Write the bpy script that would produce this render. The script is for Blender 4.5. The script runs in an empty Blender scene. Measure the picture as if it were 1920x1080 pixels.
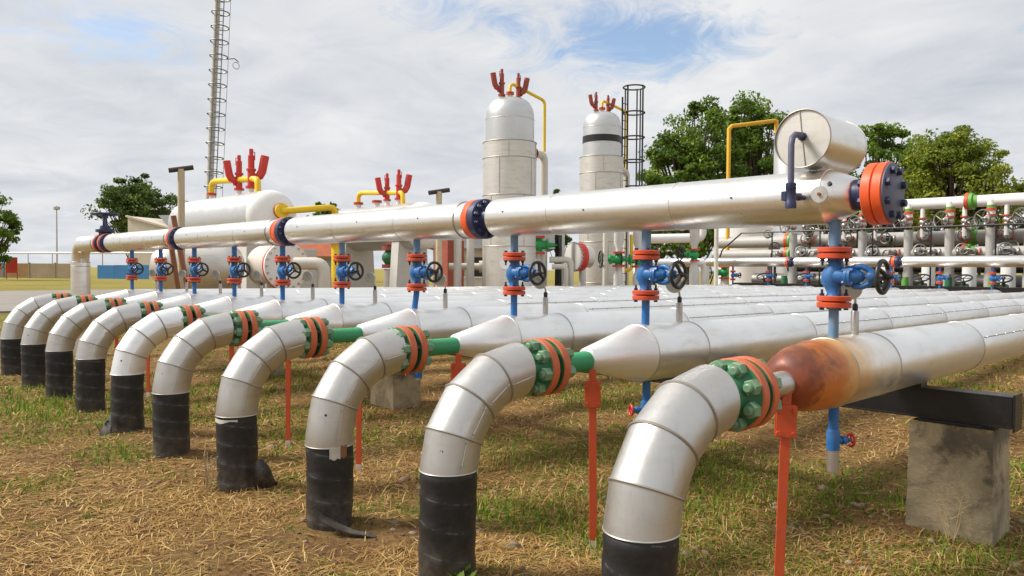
import bpy, bmesh, math, random
import numpy as np
from mathutils import Vector, Matrix
random.seed(7)
RNG = np.random.default_rng(11)
scene = bpy.context.scene
COL = scene.collection
PI = math.pi

# ---------------------------------------------------------------- camera
CAM = Vector((1.7505, -4.1684, 1.6))
FWD = Vector((-0.71554939, 0.69814803, -0.02404984))
RGT = Vector((0.69821822, 0.71585332, 0.00673443))
UPV = Vector((-0.02191778, 0.01197322, 0.99968808))
FPX = 1428.59                      # focal length in units of a 1920 wide picture
cd = bpy.data.cameras.new('camera'); cd.sensor_width = 36; cd.lens = FPX / 1920 * 36
cd.clip_start = 0.05; cd.clip_end = 9000
cam = bpy.data.objects.new('camera', cd); COL.objects.link(cam)
Mx = Matrix((RGT, UPV, -FWD)).transposed().to_4x4(); Mx.translation = CAM
cam.matrix_world = Mx
scene.camera = cam

def at(px, py, D):                 # a point of the place at view depth D metres
    return CAM + (FWD * FPX + RGT * (px - 960) + UPV * (540 - py)) * (D / FPX)

# ---------------------------------------------------------------- sky, sun, exposure
SUN_DIR = Vector((-0.62, -0.56, 0.86)).normalized()      # towards the sun
world = bpy.data.worlds.new('World'); scene.world = world; world.use_nodes = True
wn = world.node_tree.nodes; wl = world.node_tree.links; wn.clear()
def W(t, **k):
    n = wn.new(t)
    for a, b in k.items(): setattr(n, a, b)
    return n
wo = W('ShaderNodeOutputWorld')
sky = W('ShaderNodeTexSky', sky_type='NISHITA'); sky.sun_disc = False
sky.sun_elevation = math.asin(SUN_DIR.z); sky.sun_rotation = math.atan2(SUN_DIR.x, SUN_DIR.y)
sky.air_density = 1.0; sky.dust_density = 1.0
bg_sky = W('ShaderNodeBackground'); bg_sky.inputs['Strength'].default_value = 0.13
wl.new(sky.outputs[0], bg_sky.inputs['Color'])
tc = W('ShaderNodeTexCoord'); sep = W('ShaderNodeSeparateXYZ'); wl.new(tc.outputs['Generated'], sep.inputs[0])
def WM(op, a, b=None, c=None, clamp=False):
    n = W('ShaderNodeMath', operation=op); n.use_clamp = clamp
    for i, v in enumerate((a, b, c)):
        if v is None: continue
        if isinstance(v, (int, float)): n.inputs[i].default_value = v
        else: wl.new(v, n.inputs[i])
    return n.outputs[0]
zz = WM('ADD', WM('MAXIMUM', sep.outputs[2], 0.0), 0.16)
cu = W('ShaderNodeCombineXYZ'); wl.new(WM('DIVIDE', sep.outputs[0], zz), cu.inputs[0]); wl.new(WM('DIVIDE', sep.outputs[1], zz), cu.inputs[1])
def wnoise(scale, detail, rough, dist, off=(0, 0, 0), src=None):
    m = W('ShaderNodeMapping'); m.inputs['Location'].default_value = off
    wl.new(src or cu.outputs[0], m.inputs[0])
    n = W('ShaderNodeTexNoise'); n.inputs['Scale'].default_value = scale; n.inputs['Detail'].default_value = detail
    n.inputs['Roughness'].default_value = rough; n.inputs['Distortion'].default_value = dist
    wl.new(m.outputs[0], n.inputs['Vector']); return n.outputs['Fac']
n_big = wnoise(0.85, 7, 0.55, 0.5, (3.1, 1.7, 0)); n_fine = wnoise(2.6, 9, 0.6, 0.8, (7.2, 4.4, 2))
n_edge = wnoise(4.2, 10, 0.66, 1.6, (1.3, 8.8, 5))
dirn = W('ShaderNodeVectorMath', operation='NORMALIZE'); wl.new(tc.outputs['Generated'], dirn.inputs[0])
def gap(px, py, rad, wob):         # a break in the cloud deck where blue shows
    v = (FWD * FPX + RGT * (px - 960) + UPV * (540 - py)).normalized()
    s_ = W('ShaderNodeVectorMath', operation='SUBTRACT'); wl.new(dirn.outputs[0], s_.inputs[0]); s_.inputs[1].default_value = v
    m_ = W('ShaderNodeVectorMath', operation='MULTIPLY'); wl.new(s_.outputs[0], m_.inputs[0]); m_.inputs[1].default_value = (1, 1, 2.6)
    l_ = W('ShaderNodeVectorMath', operation='LENGTH'); wl.new(m_.outputs[0], l_.inputs[0])
    d_ = WM('DIVIDE', l_.outputs['Value'], rad)
    return WM('MULTIPLY', WM('SUBTRACT', 1.0, d_, None, True), wob)
gsum = WM('ADD', gap(1150, 70, 0.19, 0.50), gap(205, 66, 0.15, 0.40))
gsum = WM('ADD', gsum, gap(880, 15, 0.12, 0.27))
gsum = WM('ADD', gsum, gap(1290, 85, 0.12, 0.26))
hole = WM('ADD', WM('MULTIPLY', n_edge, 1.0), gsum)
hole = WM('ADD', hole, WM('MULTIPLY', n_big, 0.25))
hr = W('ShaderNodeMapRange'); hr.interpolation_type = 'SMOOTHSTEP'; wl.new(hole, hr.inputs[0])
hr.inputs[1].default_value = 0.70; hr.inputs[2].default_value = 1.16; hr.inputs[3].default_value = 0.0; hr.inputs[4].default_value = 0.95
cr = W('ShaderNodeValToRGB')
cr.color_ramp.elements[0].position = 0.30; cr.color_ramp.elements[0].color = (0.40, 0.43, 0.475, 1)
cr.color_ramp.elements[1].position = 0.70; cr.color_ramp.elements[1].color = (0.69, 0.685, 0.675, 1)
e = cr.color_ramp.elements.new(0.5); e.color = (0.545, 0.56, 0.585, 1)
wl.new(WM('ADD', WM('MULTIPLY', n_big, 0.6), WM('MULTIPLY', n_fine, 0.4)), cr.inputs[0])
bg_cl = W('ShaderNodeBackground'); wl.new(cr.outputs[0], bg_cl.inputs['Color']); bg_cl.inputs['Strength'].default_value = 1.0
mxs = W('ShaderNodeMixShader'); wl.new(hr.outputs[0], mxs.inputs[0]); wl.new(bg_cl.outputs[0], mxs.inputs[1]); wl.new(bg_sky.outputs[0], mxs.inputs[2])
wl.new(mxs.outputs[0], wo.inputs['Surface'])

sl = bpy.data.lights.new('sun', 'SUN'); sl.energy = 3.7; sl.angle = math.radians(15); sl.color = (1.0, 0.95, 0.87)
so = bpy.data.objects.new('sun', sl); COL.objects.link(so); so.location = (-20, -20, 40)
so.rotation_euler = SUN_DIR.to_track_quat('Z', 'Y').to_euler()
scene.view_settings.view_transform = 'Standard'; scene.view_settings.look = 'None'
scene.view_settings.exposure = 0.44; scene.view_settings.gamma = 1; scene.view_settings.use_curve_mapping = False
scene.render.engine = 'CYCLES'
scene.cycles.max_bounces = 6; scene.cycles.glossy_bounces = 4; scene.cycles.diffuse_bounces = 3
scene.cycles.transparent_max_bounces = 8; scene.cycles.use_denoising = True

# ---------------------------------------------------------------- mesh helpers
class MB:
    def __init__(s): s.v = []; s.f = []
    def _add(s, vs, fs):
        o = len(s.v); s.v += [tuple(v) for v in vs]; s.f += [tuple(i + o for i in f) for f in fs]; return s
    def lathe(s, prof, org=(0, 0, 0), axis='Z', seg=32, cap=True):
        """prof: list of (radius, position along axis)"""
        org = Vector(org); vs = []; fs = []
        if isinstance(axis, str): a = {'X': Vector((1, 0, 0)), 'Y': Vector((0, 1, 0)), 'Z': Vector((0, 0, 1))}[axis]
        else: a = Vector(axis).normalized()
        ref = Vector((0, 0, 1)) if abs(a.z) < .9 else Vector((1, 0, 0))
        e1 = ref.cross(a).normalized(); e2 = a.cross(e1)
        for (r, t) in prof:
            for k in range(seg):
                w = 2 * PI * k / seg
                vs.append(org + a * t + e1 * (r * math.cos(w)) + e2 * (r * math.sin(w)))
        m = len(prof)
        for i in range(m - 1):
            for k in range(seg):
                k2 = (k + 1) % seg
                fs.append((i * seg + k, i * seg + k2, (i + 1) * seg + k2, (i + 1) * seg + k))
        if cap:
            if prof[0][0] > 1e-5: fs.append(tuple(reversed(range(seg))))
            if prof[-1][0] > 1e-5: fs.append(tuple(range((m - 1) * seg, m * seg)))
        return s._add(vs, fs)
    def cyl(s, p, q, r, r2=None, seg=20):
        p = Vector(p); q = Vector(q); L = (q - p).length
        return s.lathe([(r, 0), (r if r2 is None else r2, L)], p, (q - p), seg)
    def tube(s, path, r, seg=12, closed=False, cap=True, normals=None):
        P = [Vector(p) for p in path]; n = len(P); vs = []; fs = []
        rr = r if isinstance(r, (list, tuple)) else [r] * n
        def tan(i):
            if closed: return (P[(i + 1) % n] - P[(i - 1) % n]).normalized()
            if i == 0: return (P[1] - P[0]).normalized()
            if i == n - 1: return (P[-1] - P[-2]).normalized()
            return ((P[i] - P[i - 1]).normalized() + (P[i + 1] - P[i]).normalized()).normalized()
        t0 = tan(0); ref = Vector((0, 0, 1)) if abs(t0.z) < .9 else Vector((1, 0, 0))
        e1 = ref.cross(t0).normalized()
        for i in range(n):
            t = tan(i); e1 = (e1 - t * e1.dot(t)).normalized(); e2 = t.cross(e1)
            k_ = 1.0
            if 0 < i < n - 1 and not closed:
                c = (P[i] - P[i - 1]).normalized().dot(t); k_ = 1 / max(.6, c)
                bend = ((P[i + 1] - P[i]).normalized() - (P[i] - P[i - 1]).normalized())
                bend = bend.normalized() if bend.length > 1e-6 else None
            else: bend = None
            for k in range(seg):
                w = 2 * PI * k / seg
                off = e1 * (rr[i] * math.cos(w)) + e2 * (rr[i] * math.sin(w))
                if bend is not None: off = off + bend * (off.dot(bend) * (k_ - 1))
                vs.append(P[i] + off)
        for i in range(n - 1 + (1 if closed else 0)):
            i2 = (i + 1) % n
            for k in range(seg):
                k2 = (k + 1) % seg
                fs.append((i * seg + k, i * seg + k2, i2 * seg + k2, i2 * seg + k))
        if cap and not closed:
            fs.append(tuple(reversed(range(seg)))); fs.append(tuple(range((n - 1) * seg, n * seg)))
        return s._add(vs, fs)
    def box(s, c, size, M=None):
        c = Vector(c); hx, hy, hz = (k / 2 for k in size)
        vs = [Vector((x, y, z)) for x in (-hx, hx) for y in (-hy, hy) for z in (-hz, hz)]
        if M is not None: vs = [M @ v for v in vs]
        vs = [c + v for v in vs]
        return s._add(vs, [(0, 1, 3, 2), (4, 6, 7, 5), (0, 4, 5, 1), (2, 3, 7, 6), (0, 2, 6, 4), (1, 5, 7, 3)])
    def torus(s, c, axis, R, r, seg=32, rs=8):
        c = Vector(c); a = Vector(axis).normalized(); ref = Vector((0, 0, 1)) if abs(a.z) < .9 else Vector((1, 0, 0))
        e1 = ref.cross(a).normalized(); e2 = a.cross(e1)
        return s.tube([c + e1 * (R * math.cos(2 * PI * k / seg)) + e2 * (R * math.sin(2 * PI * k / seg)) for k in range(seg)], r, rs, closed=True)
    def prism(s, poly, z0, z1, M=None):
        n = len(poly); vs = [Vector((x, y, z)) for z in (z0, z1) for x, y in poly]
        if M is not None: vs = [M @ v for v in vs]
        return s._add(vs, [tuple(reversed(range(n))), tuple(range(n, 2 * n))] + [(k, (k + 1) % n, n + (k + 1) % n, n + k) for k in range(n)])
    def mesh(s, name, mat, smooth=40):
        me = bpy.data.meshes.new(name); me.from_pydata(s.v, [], s.f)
        if mat: me.materials.append(mat)
        if smooth:
            me.polygons.foreach_set('use_smooth', [True] * len(me.polygons))
            me.set_sharp_from_angle(angle=math.radians(smooth))
        me.update(); return me
    def build(s, name, mat, parent=None, smooth=40, bevel=0, loc=None):
        o = bpy.data.objects.new(name, s.mesh(name, mat, smooth)); COL.objects.link(o)
        if parent is not None: o.parent = parent
        if loc is not None: o.location = loc
        if bevel:
            b = o.modifiers.new('bevel', 'BEVEL'); b.width = bevel; b.segments = 2; b.limit_method = 'ANGLE'
        return o

def thing(name, label, cat, loc=(0, 0, 0), rotz=0, group=None):
    o = bpy.data.objects.new(name, None); COL.objects.link(o); o.empty_display_size = .1
    o.location = loc; o.rotation_euler = (0, 0, rotz); o['label'] = label; o['category'] = cat
    if group: o['group'] = group
    return o
def tag(o, label, cat, group=None):
    o['label'] = label; o['category'] = cat
    if group: o['group'] = group
    return o
def struct(o): o['kind'] = 'structure'; return o
def stuff(o): o['kind'] = 'stuff'; return o
def inst(name, me, parent, loc=(0, 0, 0), rot=(0, 0, 0), scale=None):
    o = bpy.data.objects.new(name, me); COL.objects.link(o); o.parent = parent; o.location = loc; o.rotation_euler = rot
    if scale: o.scale = scale
    return o
def copy_tree(o, parent=None):
    c = o.copy(); COL.objects.link(c); c.parent = parent
    for ch in list(o.children): copy_tree(ch, c)
    return c
ORD = ['rust-stained', 'second', 'third', 'fourth', 'fifth', 'sixth', 'seventh', 'eighth', 'ninth', 'tenth']
def arc(c, r, a0, a1, n, u, v):
    c = Vector(c); u = Vector(u); v = Vector(v)
    return [c + u * (r * math.cos(a0 + (a1 - a0) * k / n)) + v * (r * math.sin(a0 + (a1 - a0) * k / n)) for k in range(n + 1)]

# ---------------------------------------------------------------- materials
def newmat(name):
    m = bpy.data.materials.new(name); m.use_nodes = True; nt = m.node_tree
    b = nt.nodes['Principled BSDF']; return m, nt, b
class NT:
    def __init__(s, nt):
        s.nt = nt; s.n = nt.nodes; s.l = nt.links
        tcn = s.n.new('ShaderNodeTexCoord'); oi = s.n.new('ShaderNodeObjectInfo')
        add = s.n.new('ShaderNodeVectorMath'); add.operation = 'MULTIPLY_ADD'
        cx = s.n.new('ShaderNodeCombineXYZ')
        for i in range(3): s.l.new(oi.outputs['Random'], cx.inputs[i])
        s.l.new(cx.outputs[0], add.inputs[0]); add.inputs[1].default_value = (17, 31, 23); s.l.new(tcn.outputs['Object'], add.inputs[2])
        s.vec = add.outputs[0]; s.obj = tcn.outputs['Object']; s.rand = oi.outputs['Random']
        g = s.n.new('ShaderNodeNewGeometry'); s.pos = g.outputs['Position']; s.normal = g.outputs['Normal']
    def noise(s, scale, detail=4, rough=.55, src=None, stretch=None, dist=0):
        t = s.n.new('ShaderNodeTexNoise'); t.inputs['Scale'].default_value = scale; t.inputs['Detail'].default_value = detail
        t.inputs['Roughness'].default_value = rough; t.inputs['Distortion'].default_value = dist
        v = src or s.vec
        if stretch:
            m = s.n.new('ShaderNodeMapping'); m.inputs['Scale'].default_value = stretch; s.l.new(v, m.inputs[0]); v = m.outputs[0]
        s.l.new(v, t.inputs['Vector']); return t.outputs['Fac']
    def ramp(s, f, lo, hi, a=0.0, b=1.0):
        r = s.n.new('ShaderNodeMapRange'); s.l.new(f, r.inputs[0])
        for i, v in enumerate((lo, hi, a, b)): r.inputs[i + 1].default_value = v
        return r.outputs[0]
    def mix(s, f, a, b):
        m = s.n.new('ShaderNodeMix'); m.data_type = 'RGBA'
        if isinstance(f, (int, float)): m.inputs[0].default_value = f
        else: s.l.new(f, m.inputs[0])
        for i, v in ((6, a), (7, b)):
            if isinstance(v, tuple): m.inputs[i].default_value = (*v[:3], 1)
            else: s.l.new(v, m.inputs[i])
        return m.outputs[2]
    def math(s, op, a, b=0.0):
        m = s.n.new('ShaderNodeMath'); m.operation = op
        for i, v in enumerate((a, b)):
            if isinstance(v, (int, float)): m.inputs[i].default_value = v
            else: s.l.new(v, m.inputs[i])
        return m.outputs[0]
    def sep(s, v):
        k = s.n.new('ShaderNodeSeparateXYZ'); s.l.new(v, k.inputs[0]); return k.outputs
    def bump(s, h, strength, dist, bsdf):
        b = s.n.new('ShaderNodeBump'); b.inputs['Strength'].default_value = strength; b.inputs['Distance'].default_value = dist
        s.l.new(h, b.inputs['Height']); s.l.new(b.outputs[0], bsdf.inputs['Normal'])

def cladding(name, col, rough=.34, dirt=.25, dirtcol=(.42, .36, .28), metal=.86, dent=.12):
    m, nt, b = newmat(name); N = NT(nt)
    big = N.noise(2.2, 5, .6); streak = N.noise(3, 5, .6, stretch=(1, 1, 5)); fine = N.noise(60, 4, .6)
    c = N.mix(N.ramp(big, .35, .7, 0, .5), col, tuple(k * .86 for k in col))
    c = N.mix(N.ramp(streak, .52, .78, 0, dirt), c, dirtcol)
    c = N.mix(N.ramp(N.noise(24, 6, .75), .66, .8, 0, dirt * .9), c, tuple(k * .5 for k in col))
    c = N.mix(N.ramp(N.noise(7, 6, .7, stretch=(5, 5, .8)), .55, .72, 0, dirt * .7), c, tuple(k * .62 for k in col))
    nt.links.new(c, b.inputs['Base Color'])
    nt.links.new(N.ramp(N.math('ADD', N.math('MULTIPLY', big, .6), N.math('MULTIPLY', fine, .4)), .3, .7, rough - .07, rough + .1), b.inputs['Roughness'])
    b.inputs['Metallic'].default_value = metal
    N.bump(N.math('ADD', N.math('MULTIPLY', N.noise(5, 2, .4), 1.0), N.math('MULTIPLY', fine, .03)), dent, .03, b)
    return m
def paint(name, col, rough=.45, wear=.25, wearcol=(.16, .09, .05), fade=.25, scale=1.0, spec=.5):
    m, nt, b = newmat(name); N = NT(nt)
    n1 = N.noise(9 * scale, 6, .65); n2 = N.noise(45 * scale, 6, .7); n3 = N.noise(2.4 * scale, 4, .6)
    g = sum(col) / 3
    c = N.mix(N.ramp(n1, .4, .72, 0, fade), col, tuple(.55 * k + .45 * (g * .7 + .12) for k in col))
    c = N.mix(N.ramp(n3, .45, .75, 0, fade), c, tuple(k * .6 for k in col))
    c = N.mix(N.ramp(N.math('ADD', N.math('MULTIPLY', n1, .45), N.math('MULTIPLY', n2, .55)), .55, .64, 0, min(1, wear * 1.25)), c, wearcol)
    c = N.mix(N.ramp(N.noise(16 * scale, 5, .7, stretch=(1, 1, .25)), .58, .74, 0, min(.6, wear * 1.2)), c, tuple(k * .45 + .01 for k in col))
    nt.links.new(c, b.inputs['Base Color'])
    nt.links.new(N.ramp(n2, .3, .7, rough - .08, rough + .14), b.inputs['Roughness'])
    b.inputs['Specular IOR Level'].default_value = spec
    N.bump(N.math('ADD', n1, N.math('MULTIPLY', n2, .5)), .12, .008, b)
    return m
M = {}
M['alu'] = cladding('bright_cladding', (.90, .895, .88), .35, .35, metal=.84, dent=.07)
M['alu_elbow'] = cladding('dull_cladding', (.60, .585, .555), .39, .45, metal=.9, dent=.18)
M['alu_new'] = cladding('fresh_cladding', (.90, .90, .895), .42, .25, metal=.75, dent=.03)
M['alu_tower'] = cladding('tower_jacket', (.66, .635, .585), .46, .5, dirtcol=(.38, .30, .2), dent=.06, metal=.7)
M['header'] = cladding('header_cladding', (.87, .85, .815), .31, .35, metal=.93, dent=.05)
M['bead'] = cladding('bead_metal', (.40, .37, .33), .5, .5)
M['silver'] = cladding('silver_paint', (.62, .62, .615), .38, .25, dent=.02, metal=.75)
M['white'] = paint('white_paint', (.8, .79, .77), .42, .12, (.42, .33, .22), .12)
M['greypaint'] = paint('light_grey_paint', (.60, .585, .55), .5, .2, (.33, .25, .17), .2)
M['green'] = paint('green_paint', (.022, .17, .065), .42, .35, (.10, .10, .05), .3)
M['green_light'] = paint('light_green_paint', (.035, .30, .125), .42, .12, (.2, .16, .08), .3)
M['green_bright'] = paint('bright_green_paint', (.01, .30, .07), .4, .12)
M['lime'] = paint('lime_green_paint', (.13, .36, .05), .45, .25)
M['rim'] = paint('orange_rim_paint', (.56, .125, .042), .58, .5, (.38, .17, .08), .3)
M['orange'] = paint('orange_paint', (.80, .10, .015), .42, .12, (.35, .08, .02), .15)
M['redlead'] = paint('red_orange_paint', (.60, .082, .020), .5, .3, (.34, .12, .06), .1)
M['flange_red'] = paint('flange_red_paint', (.60, .075, .02), .45, .3, (.25, .08, .03), .25)
M['red'] = paint('red_paint', (.60, .035, .025), .4, .15)
M['red_rusty'] = paint('rusty_red_paint', (.34, .055, .03), .6, .6, (.17, .10, .07), .3)
M['blue'] = paint('blue_paint', (.012, .135, .40), .42, .25, (.10, .13, .2), .3)
M['blue_faded'] = paint('faded_blue_paint', (.11, .235, .40), .5, .55, (.2, .22, .25), .5)
M['navy'] = paint('navy_paint', (.020, .028, .088), .42, .15, (.1, .1, .12), .25)
M['navy_grey'] = paint('greyed_navy_paint', (.10, .105, .175), .5, .2, (.2, .2, .22), .3)
M['black'] = paint('black_paint', (.010, .010, .011), .38, .15, (.06, .055, .05), .04)
M['blackwheel'] = paint('black_wheel_paint', (.018, .018, .02), .38, .3, (.07, .065, .06), .2)
M['yellow'] = paint('yellow_paint', (.82, .55, .008), .42, .1, (.4, .25, .05), .15)
M['yellow_deep'] = paint('deep_yellow_paint', (.72, .40, .01), .42, .1, (.4, .25, .05), .15)
M['nut'] = paint('green_nut_paint', (.16, .30, .17), .45, .6, (.24, .19, .07), .5, 2.0)
M['nut_dark'] = paint('dark_stud_paint', (.03, .05, .03), .5, .4, (.16, .12, .05), .4, 2.0)
M['steel'] = cladding('dull_steel', (.50, .47, .43), .42, .3)
M['brass'] = cladding('brass', (.50, .40, .14), .4, .4)
M['rustpipe'] = paint('rusty_brown', (.26, .10, .04), .75, .6, (.14, .07, .04), .4)
M['beige'] = paint('beige_paint', (.52, .43, .28), .55, .5, (.36, .20, .08), .3)
M['beige_pipe'] = paint('cream_grey_paint', (.60, .56, .48), .5, .2, (.38, .3, .2), .2)
M['darkcap'] = paint('dark_brown_paint', (.035, .025, .02), .6, .3)
M['wheel_grey'] = cladding('grey_wheel', (.20, .195, .185), .5, .4)
M['manifold'] = paint('manifold_grey_paint', (.42, .405, .38), .5, .35, (.25, .19, .13), .3)
M['mast'] = paint('mast_grey', (.52, .50, .46), .6, .3, (.3, .24, .18), .3)

def mat_wrap():
    m, nt, b = newmat('black_wrap_tape'); N = NT(nt)
    xyz = N.sep(N.pos)
    n1 = N.noise(14, 6, .7); n2 = N.noise(70, 5, .7); n3 = N.noise(4, 4, .6, stretch=(1, 1, 3))
    c = N.mix(N.ramp(n1, .45, .75, 0, .7), (.010, .010, .012), (.030, .029, .029))
    c = N.mix(N.ramp(N.math('ADD', N.math('MULTIPLY', n2, .7), N.math('MULTIPLY', n1, .3)), .62, .70, 0, .55), c, (.16, .14, .12))
    dust = N.math('MULTIPLY', N.ramp(xyz[2], .0, .28, 1, 0), N.ramp(n1, .35, .65, .15, 1))
    ang = N.math('ARCTAN2', N.sep(N.obj)[1], N.sep(N.obj)[0])
    lapv = N.math('FRACT', N.math('ADD', N.math('ADD', N.math('MULTIPLY', N.sep(N.obj)[2], 7.0), N.math('MULTIPLY', ang, 1 / (2 * PI))), N.math('MULTIPLY', N.math('SUBTRACT', n3, .5), .12)))
    edge = N.math('MULTIPLY', N.ramp(lapv, .93, .985), N.ramp(n1, .46, .6, 0, .8))
    c = N.mix(N.math('MULTIPLY', edge, .7), c, (.17, .155, .14))
    c = N.mix(N.math('MULTIPLY', dust, .6), c, (.15, .12, .085))
    nt.links.new(c, b.inputs['Base Color']); nt.links.new(N.ramp(n3, .3, .7, .42, .62), b.inputs['Roughness'])
    N.bump(N.math('ADD', N.math('MULTIPLY', n3, 1.0), N.math('MULTIPLY', n2, .15)), .35, .012, b)
    return m
M['wrap'] = mat_wrap()
def mat_rustcone(full):
    m, nt, b = newmat('rusted_cladding' if full else 'stained_cladding'); N = NT(nt)
    xyz = N.sep(N.obj); n1 = N.noise(6, 6, .65, dist=.6); n2 = N.noise(30, 6, .7)
    if full:
        t = N.math('ADD', N.ramp(xyz[1], -.6, -.1, 0, 1), N.math('MULTIPLY', N.math('SUBTRACT', n1, .5), .9))
        t = N.math('ADD', t, N.math('MULTIPLY', N.math('SUBTRACT', n2, .5), .5))
        c = N.mix(N.ramp(t, .15, .35), (.30, .075, .03), (.60, .19, .035))
        c = N.mix(N.ramp(t, .62, .92), c, (.66, .38, .15))
        top = N.math('MULTIPLY', N.math('MULTIPLY', N.ramp(xyz[2], 1.02, 1.14), N.ramp(xyz[1], -.18, -.34)), N.ramp(n1, .34, .56))
        c = N.mix(N.math('MULTIPLY', top, .8), c, (.10, .04, .035))
        c = N.mix(N.ramp(n2, .55, .72, 0, .35), c, (.20, .06, .03))
        met = .25; nt.links.new(N.ramp(n1, .3, .7, .38, .6), b.inputs['Roughness'])
        b.inputs['Metallic'].default_value = met
    else:
        t = N.math('ADD', N.ramp(xyz[1], -.1, .42, 1, 0), N.math('MULTIPLY', N.math('SUBTRACT', n1, .5), .8))
        c = N.mix(N.ramp(t, .3, .95, 0, .85), (.88, .86, .82), (.74, .48, .22))
        c = N.mix(N.ramp(n2, .6, .75, 0, .2), c, (.45, .38, .3))
        b.inputs['Metallic'].default_value = .9; nt.links.new(N.ramp(n1, .3, .7, .32, .5), b.inputs['Roughness'])
    nt.links.new(c, b.inputs['Base Color']); N.bump(n1, .15, .02, b)
    return m
M['rustcone'] = mat_rustcone(True); M['stained'] = mat_rustcone(False)
def mat_concrete():
    m, nt, b = newmat('weathered_concrete'); N = NT(nt)
    n1 = N.noise(3.2, 7, .7, dist=.5); n2 = N.noise(38, 6, .7); n3 = N.noise(140, 3, .6); xyz = N.sep(N.obj)
    c = N.mix(N.ramp(n1, .40, .60), (.40, .325, .20), (.21, .165, .10))
    c = N.mix(N.ramp(n2, .55, .72, 0, .6), c, (.42, .38, .31))
    st = N.math('ADD', N.math('ADD', N.ramp(xyz[2], .1, .68), N.math('MULTIPLY', xyz[0], 1.1)), N.math('MULTIPLY', N.math('SUBTRACT', n1, .5), 2.4))
    c = N.mix(N.ramp(st, .62, .92, 0, .75), c, (.085, .074, .055))  # stains, plus the beam's shadow painted darker towards top and right
    c = N.mix(N.math('MULTIPLY', N.ramp(xyz[2], .60, .66), N.ramp(n2, .5, .62)), c, (.42, .30, .05))
    nt.links.new(c, b.inputs['Base Color']); b.inputs['Roughness'].default_value = .9
    N.bump(N.math('ADD', N.math('MULTIPLY', n2, 1.0), N.math('MULTIPLY', n3, .5)), .6, .012, b)
    return m
M['concrete'] = mat_concrete()
def mat_plain(name, col, rough=.7, var=.25, scale=3, bump=.1):
    m, nt, b = newmat(name); N = NT(nt); n = N.noise(scale, 6, .65); n2 = N.noise(scale * 9, 5, .7)
    c = N.mix(N.ramp(n, .35, .7, 0, 1), col, tuple(k * (1 - var) for k in col))
    c = N.mix(N.ramp(n2, .5, .75, 0, .4), c, tuple(k * (1 - var * 1.4) for k in col))
    nt.links.new(c, b.inputs['Base Color']); b.inputs['Roughness'].default_value = rough
    N.bump(n2, bump, .02, b); return m
M['plaster'] = mat_plain('pale_plaster', (.62, .55, .46), .85, .12, 1)
M['roofgrey'] = mat_plain('grey_roof', (.16, .155, .15), .8, .25, 2)
M['rooforange'] = mat_plain('orange_roof', (.50, .13, .05), .7, .25, 3)
M['brickred'] = mat_plain('brick_red', (.36, .09, .055), .8, .25, 2)
M['shutter'] = mat_plain('blue_grey_door', (.36, .42, .47), .5, .15, 3)
M['wallpanel'] = mat_plain('tan_wall', (.38, .29, .19), .9, .25, .5)
M['wallpanel2'] = mat_plain('rusty_tan_wall', (.36, .21, .09), .9, .3, .5)
M['wallblue'] = mat_plain('blue_wall', (.05, .22, .50), .7, .2, .5)
M['windowdark'] = mat_plain('dark_glass', (.03, .035, .04), .15, .2, 3, 0)
M['asphalt'] = mat_plain('dusty_road', (.27, .24, .21), .9, .2, .4)
M['rock'] = mat_plain('pale_stone', (.33, .245, .16), .9, .35, 9, .4)
M['bark'] = mat_plain('bark', (.10, .075, .05), .9, .3, 4, .4)
M['gasket'] = mat_plain('dark_gasket', (.02, .02, .02), .7, .2, 9, 0)
M['dial'] = mat_plain('pale_dial', (.42, .43, .36), .3, .1, 5, 0)
M['patch_white'] = mat_plain('bare_white_patch', (.62, .59, .52), .7, .25, 20)

# ---------------------------------------------------------------- ground
def vnoise(x, y, seed, freq):
    r = np.random.default_rng(seed); T = r.random((64, 64)); x = np.asarray(x) * freq; y = np.asarray(y) * freq
    xi = np.floor(x).astype(int); yi = np.floor(y).astype(int); fx = x - xi; fy = y - yi
    fx = fx * fx * (3 - 2 * fx); fy = fy * fy * (3 - 2 * fy)
    g = lambda a, b_: T[a % 64, b_ % 64]
    return (g(xi, yi) * (1 - fx) + g(xi + 1, yi) * fx) * (1 - fy) + (g(xi, yi + 1) * (1 - fx) + g(xi + 1, yi + 1) * fx) * fy
def gz(x, y):
    x = np.asarray(x, float); y = np.asarray(y, float)
    d = np.hypot(x, y); fade = np.clip(1.4 - d / 40, 0, 1)
    dip = np.clip((y + 1.5) / 1.0, 0, 1); dip = dip * dip * (3 - 2 * dip)
    n = (vnoise(x, y, 1, .45) - .5) * .07 + (vnoise(x, y, 2, 1.6) - .5) * .045 + (vnoise(x, y, 3, 5.0) - .5) * .02
    return -.07 * dip + n * fade
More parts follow.
